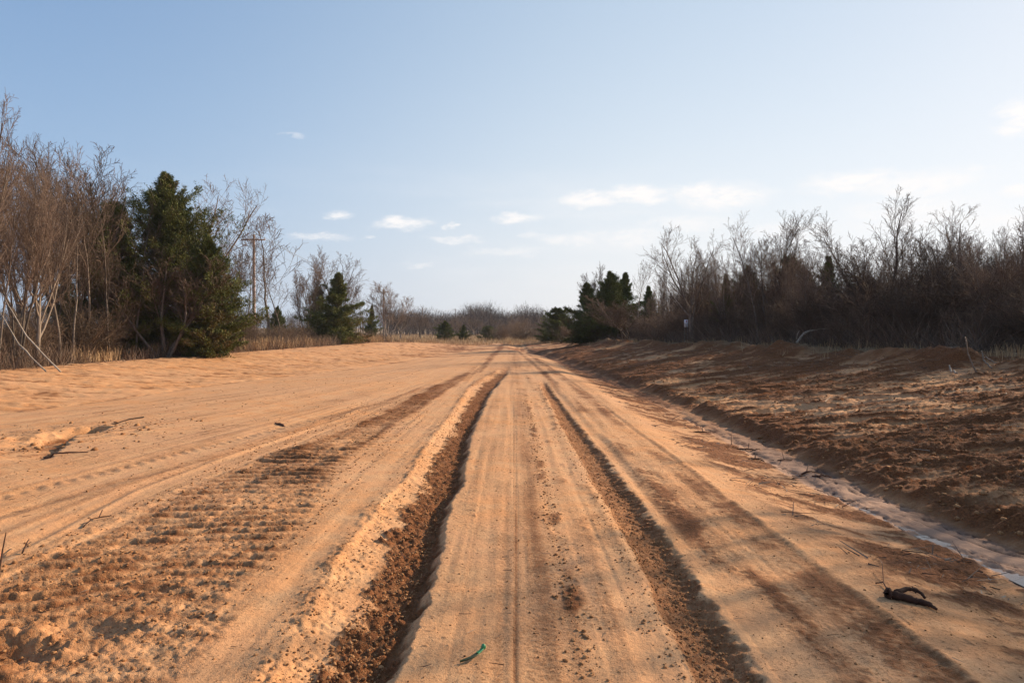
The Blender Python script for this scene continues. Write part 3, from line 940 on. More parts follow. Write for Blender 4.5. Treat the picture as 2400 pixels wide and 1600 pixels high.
for k in range(17):
    px = -20 + k * 14 + rr.uniform(-8, 8)
    dx = rr.uniform(0, 3.2)
    X = 17.2 + dx
    Y = X * F / (1200 - px)
    top = 338 + rr.uniform(-40, 80) + max(0, 60 - px) * -.6
    L1, G1 = near_label('slender bare sapling', at(px, Y), Y)
    put(('sapling', 'clump', 'sapling', 'vase')[k % 4], k, px, Y, top + (k % 4 == 3) * 25, L1, G1, wpx=rr.uniform(85, 140) * (1, 1.2, 1, 1.4)[k % 4], lean=(rr.gauss(0, .05), rr.gauss(0, .05)))
G1b = 'knee-high to head-high saplings in the left thicket'
for k in range(14):
    px = -10 + rr.random() * 520
    X = 17.0 + rr.uniform(0, 2.5)
    Y = X * F / (1200 - px)
    L1, G1b = near_label('short twiggy sapling', at(px, Y), Y)
    put('sapling', k + 2, px, Y, rr.uniform(560, 690), L1, G1b, wpx=rr.uniform(50, 110))
# mid left
put('vase', 2, 540, 56, 520, 'bare tree immediately left of the nearest utility pole, right of the big cedars', wpx=130)
put('sapling', 4, 627, 60, 497, 'tall multi-stemmed bare tree just right of the nearest utility pole', wpx=125)
put('sapling', 0, 660, 58, 600, 'thin bare sapling between the nearest utility pole and the double-stemmed tree', wpx=90)
put('clump', 3, 722, 64, 566, 'double-stemmed pale bare tree halfway between nearest pole and the spiky cedar', wpx=100)
put('vase', 3, 805, 76, 590, 'fan-shaped bare tree rising behind the spiky cedar', wpx=110)
put('cedar', 1, 797, 64, 636, 'spiky dark cedar standing alone left of the round-crowned bare tree', wpx=118)
put('cedar', 0, 650, 84, 715, 'small cedar behind brush just right of the nearest utility pole', wpx=50)
put('cedar', 2, 745, 70, 672, 'brownish cedar touching the left side of the spiky cedar', wpx=55)
put('cedar', 1, 873, 100, 713, 'tiny dark cedar between the spiky cedar and the round-crowned bare tree', wpx=34)
put('clump', 2, 901, 92, 656, 'round-crowned bare tree in front of the second utility pole', wpx=100)
put('vase', 0, 985, 128, 726, 'low spreading bare tree at the edge of the golden field', wpx=66)
put('vase', 1, 938, 122, 722, 'rounded bare tree between second pole and the golden field', wpx=60)
put('sapling', 2, 853, 82, 665, 'slim bare sapling right beside the spiky cedar', wpx=50)
put('sapling', 1, 575, 52, 560, 'bare sapling leaning beside the foot of the nearest utility pole', wpx=100)
GL = 'bare shrubs along the left tree line'
for k in range(46):
    px = rr.uniform(-40, 960)
    X = x_tl(30) * -1 + rr.uniform(1.0, 6.0)
    Y = min(X * F / (1200 - px), 105)
    px2 = 1200 - X * F / Y
    h = rr.uniform(1.2, 2.6)
    L1, GL = near_label('low tangled bare shrub', -X, Y)
    plant('shrub', k, -X, Y, h, L1, GL, wid=h * rr.uniform(1.0, 1.5))

# ---- centre
put('cedar', 0, 1043, 108, 750, 'leftmost of the three small round cedars at the end of the road', wpx=46)
put('cedar', 1, 1088, 110, 759, 'narrowest of the three small cedars at the end of the road, the middle one', wpx=29)
put('cedar', 2, 1145, 112, 763, 'bluish green cedar, rightmost of the three small ones at the end of the road', wpx=46)
put('cedar', 2, 1306, 84, 722, 'rounded dark cedar standing apart left of the right-hand cedar group', wpx=92)
for k, (px, top, wp, lb) in enumerate(((1178, 752, 60, 'bare bush left part of the clump where the road vanishes'), (1222, 765, 62, 'dense dark bush right where the road vanishes'), (1256, 758, 50, 'bare bush right of where the road vanishes, left of the rounded cedar'),
                                       (1205, 744, 60, 'tall pale bush standing behind the others where the road vanishes'))):
    put('shrub', k, px, 104 + 5 * k, top, lb, wpx=wp)
put('shrub', 1, 1332, 78, 748, 'grey bare bush between the rounded cedar and the right-hand cedar group', wpx=62)
for k, (px, Y, top, wp) in enumerate(((1065, 190, 738, 46), (1110, 200, 736, 60), (1075, 160, 745, 40), (1015, 200, 735, 50), (1160, 210, 735, 60), (1200, 180, 738, 50), (1235, 190, 734, 55), (960, 190, 730, 55), (1275, 170, 740, 40), (1135, 165, 747, 40))):
    put('vase', k, px, Y, top, *[near_label('greyish distant bare tree', at(px, Y), Y)[0]], group='distant bare trees', wpx=wp)

# ---- right side
put('cedar', 1, 1372, 62, 660, 'leftmost cedar of the dark group on the right tree line', wpx=104)
put('cedar', 0, 1432, 60, 633, 'tallest dark cedar of the group at the far end of the right tree line', wpx=126)
put('cedar', 1, 1468, 63, 636, 'thin-topped cedar partly behind the tallest of the right-hand group', wpx=84)
put('cedar', 1, 1519, 62, 668, 'small pointed cedar at the right end of the right-hand group', wpx=60)
put('clump', 1, 1408, 69, 612, 'faint bare tree rising behind the right-hand cedar group', wpx=90)
put('sapling', 2, 1494, 57, 608, 'tall thin bare sapling just right of the right-hand cedar group', wpx=60)
put('clump', 0, 1484, 53, 690, 'pale fan of bare stems in front of the right end of the cedar group', wpx=100)
put('vase', 1, 1625, 40.5, 535, 'wide forked bare tree standing over the small white sign', wpx=175)
put('sapling', 4, 1722, 37, 585, 'bare sapling left of the dense vase-shaped tree on the right', wpx=100)
put('sapling', 0, 1777, 33, 498, 'tall thin bare tree left of the dense vase-shaped tree on the right', wpx=110)
put('clump', 2, 1838, 35, 488, 'dense vase-shaped bare tree right of centre of the right tree line', wpx=175)
put('sapling', 3, 1888, 31, 570, 'dark snapped-looking bare sapling beside the pointed cedar of the right woods', wpx=70)
put('cedar', 0, 1752, 44, 618, 'brownish cedar hidden behind the tall thin bare tree of the right woods', wpx=95)
put('cedar', 2, 1852, 41, 602, 'dull cedar behind the dense vase-shaped bare tree', wpx=120)
put('cedar', 1, 1943, 36, 596, 'pointed dark cedar clear against the sky between two big bare trees on the right', wpx=85)
put('cedar', 2, 2030, 33, 655, 'dark cedar behind the broadest bare tree of the right woods', wpx=130)
put('cedar', 0, 2210, 32, 640, 'dark cedar low between the two tallest right-hand bare trees', wpx=110)
put('cedar', 2, 1650, 50, 668, 'shaded cedar deep behind the forked tree over the sign', wpx=80)
put('cedar', 2, 2300, 30, 660, 'dark cedar behind the forked bare tree near the right edge', wpx=150)
put('cedar', 1, 1700, 40, 640, 'thin dark cedar between the sign tree and the first thin tree', wpx=60)
put('cedar', 0, 1893, 38, 628, 'dark cedar filling the gap left of the pointed cedar in the right woods', wpx=90)
put('cedar', 0, 2112, 30, 668, 'low dark cedar right of the broadest bare tree', wpx=110)
put('cedar', 1, 2160, 29, 640, 'narrow dark cedar under the slim tree in the right woods', wpx=70)
put('cedar', 2, 2385, 26, 650, 'shaded cedar under the dense tree at the right edge', wpx=150)
put('clump', 3, 2046, 29, 448, 'broadest and tallest bare tree of the right woods, with many upright limbs', wpx=215)
put('vase', 2, 2128, 28.5, 520, 'bare tree leaning right beside the broadest tree of the right woods', wpx=160)
put('sapling', 1, 2172, 27, 530, 'slim bare tree midway between the two tallest right-hand trees', wpx=100)
put('vase', 3, 2285, 25, 462, 'forked bare tree standing clear against the sky near the right edge', wpx=200)
put('clump', 1, 2395, 25.5, 505, 'dense dark bare tree at the right edge of the photo', wpx=190)
GR = 'bare saplings filling the right-hand woods'
for k in range(84):
    px = 1530 + k * 11.2 + rr.uniform(-9, 9)
    Y0 = I(px, [1340, 1500, 1608, 1900, 2100, 2400, 2600], [66, 54, 41, 27.5, 22.5, 18.5, 16])
    Y = Y0 + rr.uniform(0.5, 8)
    lowest = I(px, [1500, 1700, 2000, 2400], [675, 625, 645, 575])
    L1, GR = near_label('slender bare sapling', at(px, Y), Y)
    put(('sapling', 'clump', 'vase')[k % 3], k, px, Y, lowest + rr.choice((-60, -30, 0, 20, 45)) + rr.uniform(-15, 15), L1, GR, wpx=rr.uniform(55, 120) * 30 / Y0)
GS = 'bare shrubs massed along the right tree line'
for k in range(84):
    px = 1480 + k * 12.6 + rr.uniform(-12, 12)
    Y0 = I(px, [1340, 1500, 1608, 1900, 2100, 2400, 2600], [66, 56, 42, 28.5, 23.5, 19, 16])
    Y = Y0 + rr.uniform(0.0, 5)
    x = at(px, Y)
    h = rr.uniform(1.4, 3.1)
    L1, GS = near_label('tangled brown shrub', x, Y)
    plant('shrub', k, x, Y, h, L1, GS, wid=h * rr.uniform(1.0, 1.5))
# off to the right of the frame: these throw the branch shadows on the near right corner
for k, (x, y, h) in enumerate(((12.8, 6.4, 5.2), (14.0, 10.4, 7.6), (14.6, 12.4, 7.2), (13.4, 4.0, 4.6), (15.5, 15.0, 6.0))):
    plant('clump' if k % 2 else 'vase', k, x, y, h, 'bare tree beyond the right edge that throws branch shadows on the bank', 'bare trees outside the right edge')


# ------------------------------------------------------------------ masses: far woods, brush, grass
def slivers(C, D, L_, w_, var, mt, name):
    """thin four-cornered blades: base C, direction D, length, width"""
    M = len(C)
    r = np.random.default_rng(len(name))
    s_ = np.cross(D, r.normal(0, 1, (M, 3))); s_ /= np.linalg.norm(s_, axis=1, keepdims=True) + 1e-9
    L_ = L_[:, None]; w_ = w_[:, None]
    V = np.stack([C - s_ * w_ * .5, C + s_ * w_ * .5, C + D * L_ + s_ * w_ * .2, C + D * L_ - s_ * w_ * .2], 1).reshape(-1, 3)
    return mesh_np(name, V, np.arange(len(V)).reshape(-1, 4), mt, False, {'var': ('FACE', var)})


def wood_mass(name, spots, seed, mt, nsl, wid_, label):
    """spots: list of x, y, height"""
    r = np.random.default_rng(seed)
    polys, C, D, Ls, Wd = [], [], [], [], []
    for (x, y, H) in spots:
        z = gz(x, y)
        cw = H * r.uniform(.28, .42)
        k_ = H / 11
        polys.append((np.array([[x, y, z - .2], [x + r.normal(0, .3) * k_, y, z + H * .35], [x + r.normal(0, .6) * k_, y, z + H * .8]]), np.array([.16, .11, .03]) * k_))
        for b in range(9):
            t = r.uniform(.12, .65); aa = r.random() * 2 * PI
            e = np.array([x + math.cos(aa) * cw * .75, y + math.sin(aa) * cw * .75, z + H * min(.99, t + r.uniform(.25, .45))])
            s0 = np.array([x, y, z + H * t])
            polys.append((np.array([s0, (s0 + e) / 2 + np.array([0, 0, -.3 * k_]), e]), np.array([.07, .05, .02]) * k_))
        q = r.normal(0, 1, (nsl, 3)); q /= np.linalg.norm(q, axis=1, keepdims=True)
        rad = r.random(nsl) ** .45
        c = np.array([x, y, z + H * .53]) + q * rad[:, None] * np.array([cw, cw, H * .46])
        d = q * .7 + np.array([0, 0, .6]) + r.normal(0, .4, (nsl, 3)); d /= np.linalg.norm(d, axis=1, keepdims=True)
        C.append(c); D.append(d); Ls.append(r.uniform(.07, .14, nsl) * H); Wd.append(r.uniform(.5, 1.1, nsl) * wid_)
    v, f = tubes(polys, 3)
    C = np.concatenate(C); D = np.concatenate(D); Ls = np.concatenate(Ls); Wd = np.concatenate(Wd)
    s_ = np.cross(D, r.normal(0, 1, C.shape)); s_ /= np.linalg.norm(s_, axis=1, keepdims=True)
    V2 = np.stack([C - s_ * Wd[:, None] * .5, C + s_ * Wd[:, None] * .5, C + D * Ls[:, None] + s_ * Wd[:, None] * .2, C + D * Ls[:, None] - s_ * Wd[:, None] * .2], 1).reshape(-1, 3)
    F2 = np.arange(len(V2)).reshape(-1, 4) + len(v)
    o = obj(name, mesh_np(name, np.concatenate([v, V2]), np.concatenate([f, F2]), mt))
    tag(o, label, 'woods', None, 'stuff')


r0 = random.Random(77)
sp = []
for k in range(1150):
    a = R(-50 + 100 * r0.random())
    dist = r0.uniform(300, 430) if k % 3 else r0.uniform(230, 300)
    if k < 260:
        a = R(-10 + 14 * r0.random()); dist = r0.uniform(205, 330)
    H = r0.uniform(10, 15) * (1.0 if dist > 300 else .74) * (0.92 + 0.18 * math.sin(a * 23) * math.sin(a * 57 + 1))
    sp.append((math.sin(a) * dist, math.cos(a) * dist, H))
wood_mass('far_woods', sp, 77, M_FARTWIG, 190, .075, 'hazy grey brown band of leafless woods along the horizon')
sp = []
for k in range(300):
    y = 15 + 60 * r0.random() ** 1.3
    x = float(x_tr(y)) + r0.uniform(6, 20)
    top = I(x / y * F + 1200, [1300, 1500, 1700, 2000, 2400], [700, 690, 650, 665, 600])
    H = CAM_Z + (HZ - top) / F * y - gz(x, y)
    sp.append((x, y, H * r0.choice((.62, .75, .85, .95, 1.05))))
wood_mass('deep_woods', sp, 78, M_BRUSH, 420, .022, 'dark leafless interior of the right-hand woods behind the front row')


def brush_and_grass():
    r = np.random.default_rng(99)
    # brush: thin upright stems, brown, along both tree lines
    def strip(n, side, y0, y1, dmin, dmax):
        y = y0 * (y1 / y0) ** r.random(n)
        d = dmin + (dmax - dmin) * r.random(n) ** 1.3
        x = (x_tl(y) - d) if side < 0 else (x_tr(y) + d)
        return x, y
    for name, side, n, hmax, lab in (('dry_brush', -1, 36000, 0.95, 'knee-high brown brush and weeds at the foot of the left thicket'), ('dry_brush', 1, 52000, 1.3, 'dark tangle of brush filling the foot of the right-hand woods')):
        x, y = strip(n, side, 14, 92, -0.3, 7.0)
        keep = vnoise(x * .7 + 40, y * .5 + 40, 7) > .28
        x, y = x[keep], y[keep]; m = len(x)
        z = base_h(x, y)
        tl_ = .38 if side < 0 else .75
        D = np.stack([r.normal(0, tl_, m), r.normal(0, tl_, m), np.ones(m)], -1); D /= np.linalg.norm(D, axis=1, keepdims=True)
        L_ = hmax * (0.15 + .85 * r.random(m) ** 1.5) * (0.5 + vnoise(x * .5 + 9, y * .4, 9))
        w_ = 0.006 + 0.008 * r.random(m)
        w_ *= 1 + y / 60
        o = obj(name, slivers(np.stack([x, y, z], -1), D, L_, w_, r.random(m) * .85, M_LITTER, name))
        tag(o, lab, 'brush', None, 'stuff')
    # golden grass tufts
    C, D, L_, w_, var = [], [], [], [], []
    def tuft(x, y, n, h, s):
        c = np.stack([x + r.normal(0, s, n), y + r.normal(0, s, n)], -1)
        z = base_h(c[:, 0], c[:, 1])
        C.append(np.concatenate([c, z[:, None]], 1))
        d = np.stack([r.normal(0, .2, n), r.normal(0, .2, n), np.ones(n)], -1); D.append(d / np.linalg.norm(d, axis=1, keepdims=True))
        L_.append(h * r.uniform(.5, 1.1, n)); w_.append((.006 + .008 * r.random(n)) * (1 + y / 50)); var.append(r.random(n))
    for k in range(420):
        y = r.uniform(26, 88)
        x = x_tl(y) - abs(r.normal(0, .9)) - .1
        dens = 1.0 if (44 < y < 58 or 66 < y < 80) else .35
        if r.random() < dens:
            tuft(x, y, int(r.uniform(18, 46)), r.uniform(.35, .95), .16)
    for k in range(230):
        y = r.uniform(14, 60)
        x = x_tr(y) + r.normal(-.3, .7)
        tuft(x, y, int(r.uniform(8, 26)), r.uniform(.12, .45), .14)
    # the open field beyond, seen under and between the trees
    n = 60000
    y = 96 * (330 / 96) ** r.random(n)
    x = (r.random(n) * 1.3 - .85) * y * .75
    c = np.stack([x, y, base_h(x, y)], -1); C.append(c)
    d = np.stack([r.normal(0, .25, n), r.normal(0, .25, n), np.ones(n)], -1); D.append(d / np.linalg.norm(d, axis=1, keepdims=True))
    L_.append(r.uniform(.25, .75, n)); w_.append(.02 + y / 110 * .035 * r.random(n)); var.append(r.random(n))
    n = 26000
    x = -18 - 60 * r.random(n) ** 1.4; y = 22 + 80 * r.random(n)
    C.append(np.stack([x, y, base_h(x, y)], -1))
    d = np.stack([r.normal(0, .25, n), r.normal(0, .25, n), np.ones(n)], -1); D.append(d / np.linalg.norm(d, axis=1, keepdims=True))
    L_.append(r.uniform(.25, .7, n)); w_.append(.012 + .012 * r.random(n)); var.append(r.random(n))
    n = 9000          # sparse rim where the dirt ends ahead
    y = r.uniform(80, 100, n); x = r.uniform(-16, 9, n)
    kp = vnoise(x * .6 + 5, y * .3, 4) > .35; x, y = x[kp], y[kp]; n = len(x)
    C.append(np.stack([x, y, base_h(x, y)], -1))
    d = np.stack([r.normal(0, .25, n), r.normal(0, .25, n), np.ones(n)], -1); D.append(d / np.linalg.norm(d, axis=1, keepdims=True))
    L_.append(r.uniform(.15, .45, n)); w_.append(.015 + .02 * r.random(n)); var.append(r.random(n))
    o = obj('dry_grass', slivers(np.concatenate(C), np.concatenate(D), np.concatenate(L_), np.concatenate(w_), np.concatenate(var), M_GRASS, 'dry_grass'))
    tag(o, 'golden dry grass in tufts along the left verge and over the field beyond', 'grass', None, 'stuff')
    # litter of twigs lying on the right bank, its berm, the shoulder and the left verge
    X, Y_ = [], []
    n = 15000
    y = 3.5 * (60 / 3.5) ** r.random(n); t = r.random(n) ** .6
    x = x_dr(y) + .5 + (x_tr(y) + .3 - x_dr(y) - .5) * t
    kp = (vnoise(x * .9 + 70, y * .9 + 70, 3) > (.62 - .35 * t)); X.append(x[kp]); Y_.append(y[kp])
    n = 1300
    y = 3.0 * (22 / 3.0) ** r.random(n); x = r.uniform(2.4, 3.9, n); kp = vnoise(x * 1.5, y * 2 + 70, 3) > .5; X.append(x[kp]); Y_.append(y[kp])
    n = 7000
    y = 14 * (70 / 14) ** r.random(n); x = x_tl(y) + r.normal(-.2, .55, n); X.append(x); Y_.append(y)
    n = 900
    y = 3.0 * (30 / 3.0) ** r.random(n); x = r.uniform(-9, 2.2, n); X.append(x); Y_.append(y)
    n = 500
    x = r.normal(-7.0, .9, n); y = r.normal(10.6, 1.2, n); X.append(x); Y_.append(y)
    x = np.concatenate(X); y = np.concatenate(Y_); m = len(x)
    z = surf(x, y) + .006
    D = np.stack([r.normal(0, 1, m), r.normal(0, .8, m), np.abs(r.normal(0, .12, m))], -1); D /= np.linalg.norm(D, axis=1, keepdims=True)
    small = (x < 2.3) & (x > -9)
    L_ = np.where(small, .03 + .05 * r.random(m), .06 + .32 * r.random(m) ** 3)
    w_ = np.where(small, .003 + .003 * r.random(m), .004 + .008 * r.random(m)) * (1 + y / 50)
    o = obj('twig_litter', slivers(np.stack([x, y, z], -1), D, L_, w_, r.random(m), M_LITTER, 'twig_litter'))
    tag(o, 'scattered twigs and bark scraps lying over the right bank and verges', 'litter', None, 'stuff')


brush_and_grass()


def clods():
    r = np.random.default_rng(123)
    # low-poly lump: displaced icosahedron
    t = (1 + 5 ** .5) / 2
    v0 = np.array([(-1, t, 0), (1, t, 0), (-1, -t, 0), (1, -t, 0), (0, -1, t), (0, 1, t), (0, -1, -t), (0, 1, -t), (t, 0, -1), (t, 0, 1), (-t, 0, -1), (-t, 0, 1)], float)
    v0 /= np.linalg.norm(v0[0])
    f0 = np.array([(0, 11, 5), (0, 5, 1), (0, 1, 7), (0, 7, 10), (0, 10, 11), (1, 5, 9), (5, 11, 4), (11, 10, 2), (10, 7, 6), (7, 1, 8), (3, 9, 4), (3, 4, 2), (3, 2, 6), (3, 6, 8), (3, 8, 9), (4, 9, 5), (2, 4, 11), (6, 2, 10), (8, 6, 7), (9, 8, 1)])
    X, Y_, S = [], [], []
    def add(n, fx, y0, y1, smin, smax):
        y = y0 * (y1 / y0) ** r.random(n); X.append(fx(y, n)); Y_.append(y); S.append(smin + (smax - smin) * r.random(n) ** 3.5)
    add(11000, lambda y, n: I(y, RLx, RL_R) - .05 - .31 * r.random(n) ** 1.2, 2.8, 26, .002, .012)      # churned bottom of the left rut
    add(2200, lambda y, n: I(y, RLx, RL_L) + r.normal(.05, .09, n), 2.8, 26, .002, .011)
    add(5000, lambda y, n: I(y, RRx, RR_L) + .02 + .27 * r.random(n), 2.8, 20, .003, .010)
    add(1300, lambda y, n: I(y, RRx, RR_L) - .04 + r.normal(0, .07, n), 2.8, 22, .002, .011)
    add(900, lambda y, n: .34 + r.normal(0, .06, n), 2.8, 16, .003, .014)
    add(3500, lambda y, n: r.uniform(-1.5, 3.6, n), 2.8, 20, .002, .008)
    add(5200, lambda y, n: r.uniform(-3.5, -1.6, n), 3.2, 16, .003, .014)
    add(1300, lambda y, n: r.uniform(-9, -3.4, n), 4, 25, .003, .016)
    add(9000, lambda y, n: x_dr(y) + .1 + 6.5 * r.random(n), 4, 34, .005, .036)
    add(300, lambda y, n: -6.9 + r.normal(0, .8, n), 9, 12.5, .006, .045)
    x = np.concatenate(X); y = np.concatenate(Y_); s = np.concatenate(S)
    z = surf(x, y)
    m = len(x)
    V = v0[None] * s[:, None, None] * r.uniform(.6, 1.3, (m, 12, 1)) * np.stack([r.uniform(.8, 1.4, m), r.uniform(.8, 1.4, m), r.uniform(.5, .9, m)], -1)[:, None, :]
    V += np.stack([x, y, z + s * .25], -1)[:, None, :]
    Fc = f0[None] + (np.arange(m) * 12)[:, None, None]
    o = obj('soil_clods', mesh_np('soil_clods', V.reshape(-1, 3), Fc.reshape(-1, 3), M_CLOD, False, {'var': ('FACE', np.repeat(r.random(m), 20))}))
    tag(o, 'crumbled clods of red soil strewn in the ruts and over the dirt', 'clods', None, 'stuff')


clods()


# ------------------------------------------------------------------ utility poles and wires
def box(V, Fc, c, s, rot=None):
    n = sum(len(a) for a in V)
    b = np.array([(-1, -1, -1), (1, -1, -1), (1, 1, -1), (-1, 1, -1), (-1, -1, 1), (1, -1, 1), (1, 1, 1), (-1, 1, 1)], float) * np.array(s) / 2
    if rot is not None:
        b = b @ np.array(rot.to_3x3()).T
    V.append(b + np.array(c))
    Fc.append(np.array([(0, 3, 2, 1), (4, 5, 6, 7), (0, 1, 5, 4), (1, 2, 6, 5), (2, 3, 7, 6), (3, 0, 4, 7)]) + n)


M_INS = plain('grey_porcelain', (0.35, 0.34, 0.33), .3)
M_STEEL = plain('galvanised_steel', (0.3, 0.3, 0.3), .5, .6)
M_WIRE = plain('dull_wire', (0.22, 0.21, 0.20), .6, .3)


def utility_pole(x, y, ztop, label, arm=2.35, braces=True, rot=0.0, arms=1):
    z0 = gz(x, y)
    H = ztop - z0
    root = link(bpy.data.objects.new('utility_pole', None))
    root.location = (x, y, z0)
    root.rotation_euler = (0, 0, rot)
    v, f = tubes([(np.array([[0, 0, -.5], [0.01, 0, H * .3], [0, 0.01, H * .65], [0, 0, H]]), np.array([.17, .155, .135, .115]))], 12)
    n = len(v)
    obj('pole', mesh_np('pole', v, f, M_POLE, True), root)
    v, f = [], []
    box(v, f, (0, 0, H - .005), (.17, .17, .03))
    obj('pole_cap', mesh_np('pole_cap', np.concatenate(v), np.concatenate(f), M_STEEL), root)
    za = H - .55
    v, f = [], []
    box(v, f, (0, -.16, za), (arm, .11, .13))
    obj('crossarm', mesh_np('crossarm', np.concatenate(v), np.concatenate(f), M_POLE), root)
    if braces:
        for s in (-1, 1):
            v, f = tubes([(np.array([[s * .62, -.2, za - .07], [s * .31, -.18, za - .38], [0, -.16, za - .7]]), np.array([.022, .022, .022]))], 5)
            obj('brace', mesh_np('brace', v, f, M_POLE), root)
    ins = [(-arm / 2 + .12, -.16, za + .065), (arm / 2 - .12, -.16, za + .065), (0, 0, H)]
    for (ix, iy, iz) in ins:
        v, f = tubes([(np.array([[ix, iy, iz], [ix, iy, iz + .06], [ix, iy, iz + .08], [ix, iy, iz + .13], [ix, iy, iz + .15], [ix, iy, iz + .22]]), np.array([.018, .02, .065, .06, .04, .02]))], 8)
        obj('insulator', mesh_np('insulator', v, f, M_INS, True), root)
    tag(root, label, 'utility pole', 'utility poles')
    mw = Matrix.Translation(root.location) @ Matrix.Rotation(rot, 4, 'Z')
    return [mw @ Vector((a, b, c + .2)) for a, b, c in ins]


def zt(row, Y): return CAM_Z + (HZ - row) / F * Y


pts = [utility_pole(at(595, 66), 66, zt(549, 66), 'nearest and tallest wooden utility pole, right of the big cedars'),
       utility_pole(at(899, 142), 142, zt(678, 142), 'second nearest utility pole, behind the crown of the round bare tree'),
       utility_pole(at(990, 218), 218, zt(721, 218), 'third utility pole, standing alone in the golden field'),
       utility_pole(at(1067, 300), 300, zt(723, 300), 'far utility pole rising above the woods right of the field pole', arm=1.0, braces=False),
       utility_pole(at(1039, 370), 370, zt(738, 370), 'farthest short pale utility pole just above the leftmost small cedar', arm=1.6, braces=False)]
for k in range(4):
    for j in range(3):
        a, b = pts[k][j], pts[k + 1][j]
        t = np.linspace(0, 1, 22)
        L = (b - a).length
        P_ = np.stack([a.x + (b.x - a.x) * t, a.y + (b.y - a.y) * t, a.z + (b.z - a.z) * t - 4 * (L * .012) * t * (1 - t)], -1)
        v, f = tubes([(P_, np.full(22, .011 + .00005 * k * L))], 4)
        o = obj('power_line', mesh_np('power_line', v, f, M_WIRE))
        wh = ('from the left end of the arms', 'from the right end of the arms', 'along the pole tops')[j]
        sp = ('nearest and second poles', 'second and field poles', 'field and far poles', 'two farthest poles')[k]
        tag(o, 'sagging wire between the %s, %s' % (sp, wh), 'wire', 'wires between the utility poles')


# ------------------------------------------------------------------ single things lying about
def limb_thing(name, paths, m, label, cat, sides=8, group=None, root_xy=None, parts=None):
    """paths: list of polylines in world xy + height above soil + radius"""
    x0, y0 = paths[0][0][0], paths[0][0][1]
    z0 = float(surf([x0], [y0])[0])
    polys = []
    for p in paths:
        p = np.array(p, float)
        n = max(5 * len(p), 12)
        t = np.linspace(0, len(p) - 1, n)
        q = np.stack([I(t, np.arange(len(p)), p[:, k]) for k in range(4)], -1)
        jit = fbm(t * 2.6 + p[0, 0] * 9, t * 0 + 4, 5, 3)
        zz = surf(q[:, 0], q[:, 1])
        zz = np.maximum(zz, zz.mean() - .03)
        P3 = np.stack([q[:, 0] - x0 + .3 * jit * q[:, 3], q[:, 1] - y0, zz - z0 + q[:, 2]], -1)
        rad = q[:, 3] * (1 + .4 * jit)
        P3 = np.concatenate([P3[:1] - (P3[1:2] - P3[:1]) * .02, P3, P3[-1:] + (P3[-1:] - P3[-2:-1]) * .02])
        rad = np.concatenate([[rad[0] * .1], rad, [rad[-1] * .15]])
        polys.append((P3, rad))
    v, f = tubes(polys, sides)
    o = obj(name, mesh_np(name, v, f, m, True), None, (x0, y0, z0))
    tag(o, label, cat, group)
    return o


# forked branch lower right. photo (2080..2195, 1410..1440)
def W(px, py, z=0.0):
    Y = (CAM_Z - z) * F / (py - HZ)
    return (px - 1200) / F * Y, Y


def wp(px, py, h, r_, z=-.06):
    a = W(px, py, z)
    return (a[0], a[1], h, r_)


limb_thing('broken_branch', [[wp(2079, 1421, .028, .034), wp(2086, 1421, .026, .031), wp(2092, 1422, .024, .024), wp(2120, 1425, .024, .026), wp(2145, 1431, .018, .016), wp(2160, 1432, .018, .019), wp(2178, 1436, .018, .015), wp(2196, 1444, .012, .009)],
                             [wp(2100, 1420, .035, .018), wp(2125, 1411, .045, .016), wp(2145, 1409, .045, .012), wp(2160, 1411, .035, .010), wp(2167, 1417, .02, .006)], [wp(2146, 1413, .035, .006), wp(2138, 1402, .05, .004)]],
           M_DARKWOOD, 'dark forked chunk of branch lying on the dirt at the lower right', 'branch')
limb_thing('dead_twig', [[wp(2068, 1349, .06, .003), wp(2071, 1383, .01, .003)], [wp(2052, 1387, .01, .004), wp(2070, 1386, .02, .005), wp(2080, 1402, .01, .006)]], M_DARKWOOD, 'small crooked twig just behind the forked branch chunk', 'twig', 5)
limb_thing('dead_twig', [[wp(195, 1238, .01, .006, 0), wp(215, 1222, .025, .005, 0), wp(240, 1216, .02, .006, 0), wp(262, 1213, .015, .003, 0)], [wp(232, 1217, .02, .004, 0), wp(240, 1208, .05, .004, 0)]], M_DARKWOOD, 'small forked twig lying on smooth sand left of the crawler prints', 'twig', 5)
limb_thing('dead_twig', [[wp(52, 1300, .01, .006, 0), wp(62, 1288, .04, .005, 0), wp(68, 1276, .05, .004, 0)], [wp(60, 1290, .03, .004, 0), wp(72, 1284, .04, .003, 0)]], M_DARKWOOD, 'tiny branched twig casting a shadow on smooth sand at far left', 'twig', 5)
limb_thing('dry_weed', [[wp(-2, 1340, .0, .008, 0), wp(6, 1325, .09, .006, 0), wp(14, 1318, .2, .003, 0)]], M_DARKWOOD, 'stiff dry weed sticking up at the left edge of the near sand', 'weed', 5)
limb_thing('flat_stone', [[wp(646, 992, .0, .02, 0), wp(656, 994, .012, .03, 0), wp(668, 997, .0, .02, 0)]], M_DARKWOOD, 'small dark slab of bark on the pale sand in the middle distance at left', 'bark', 6)
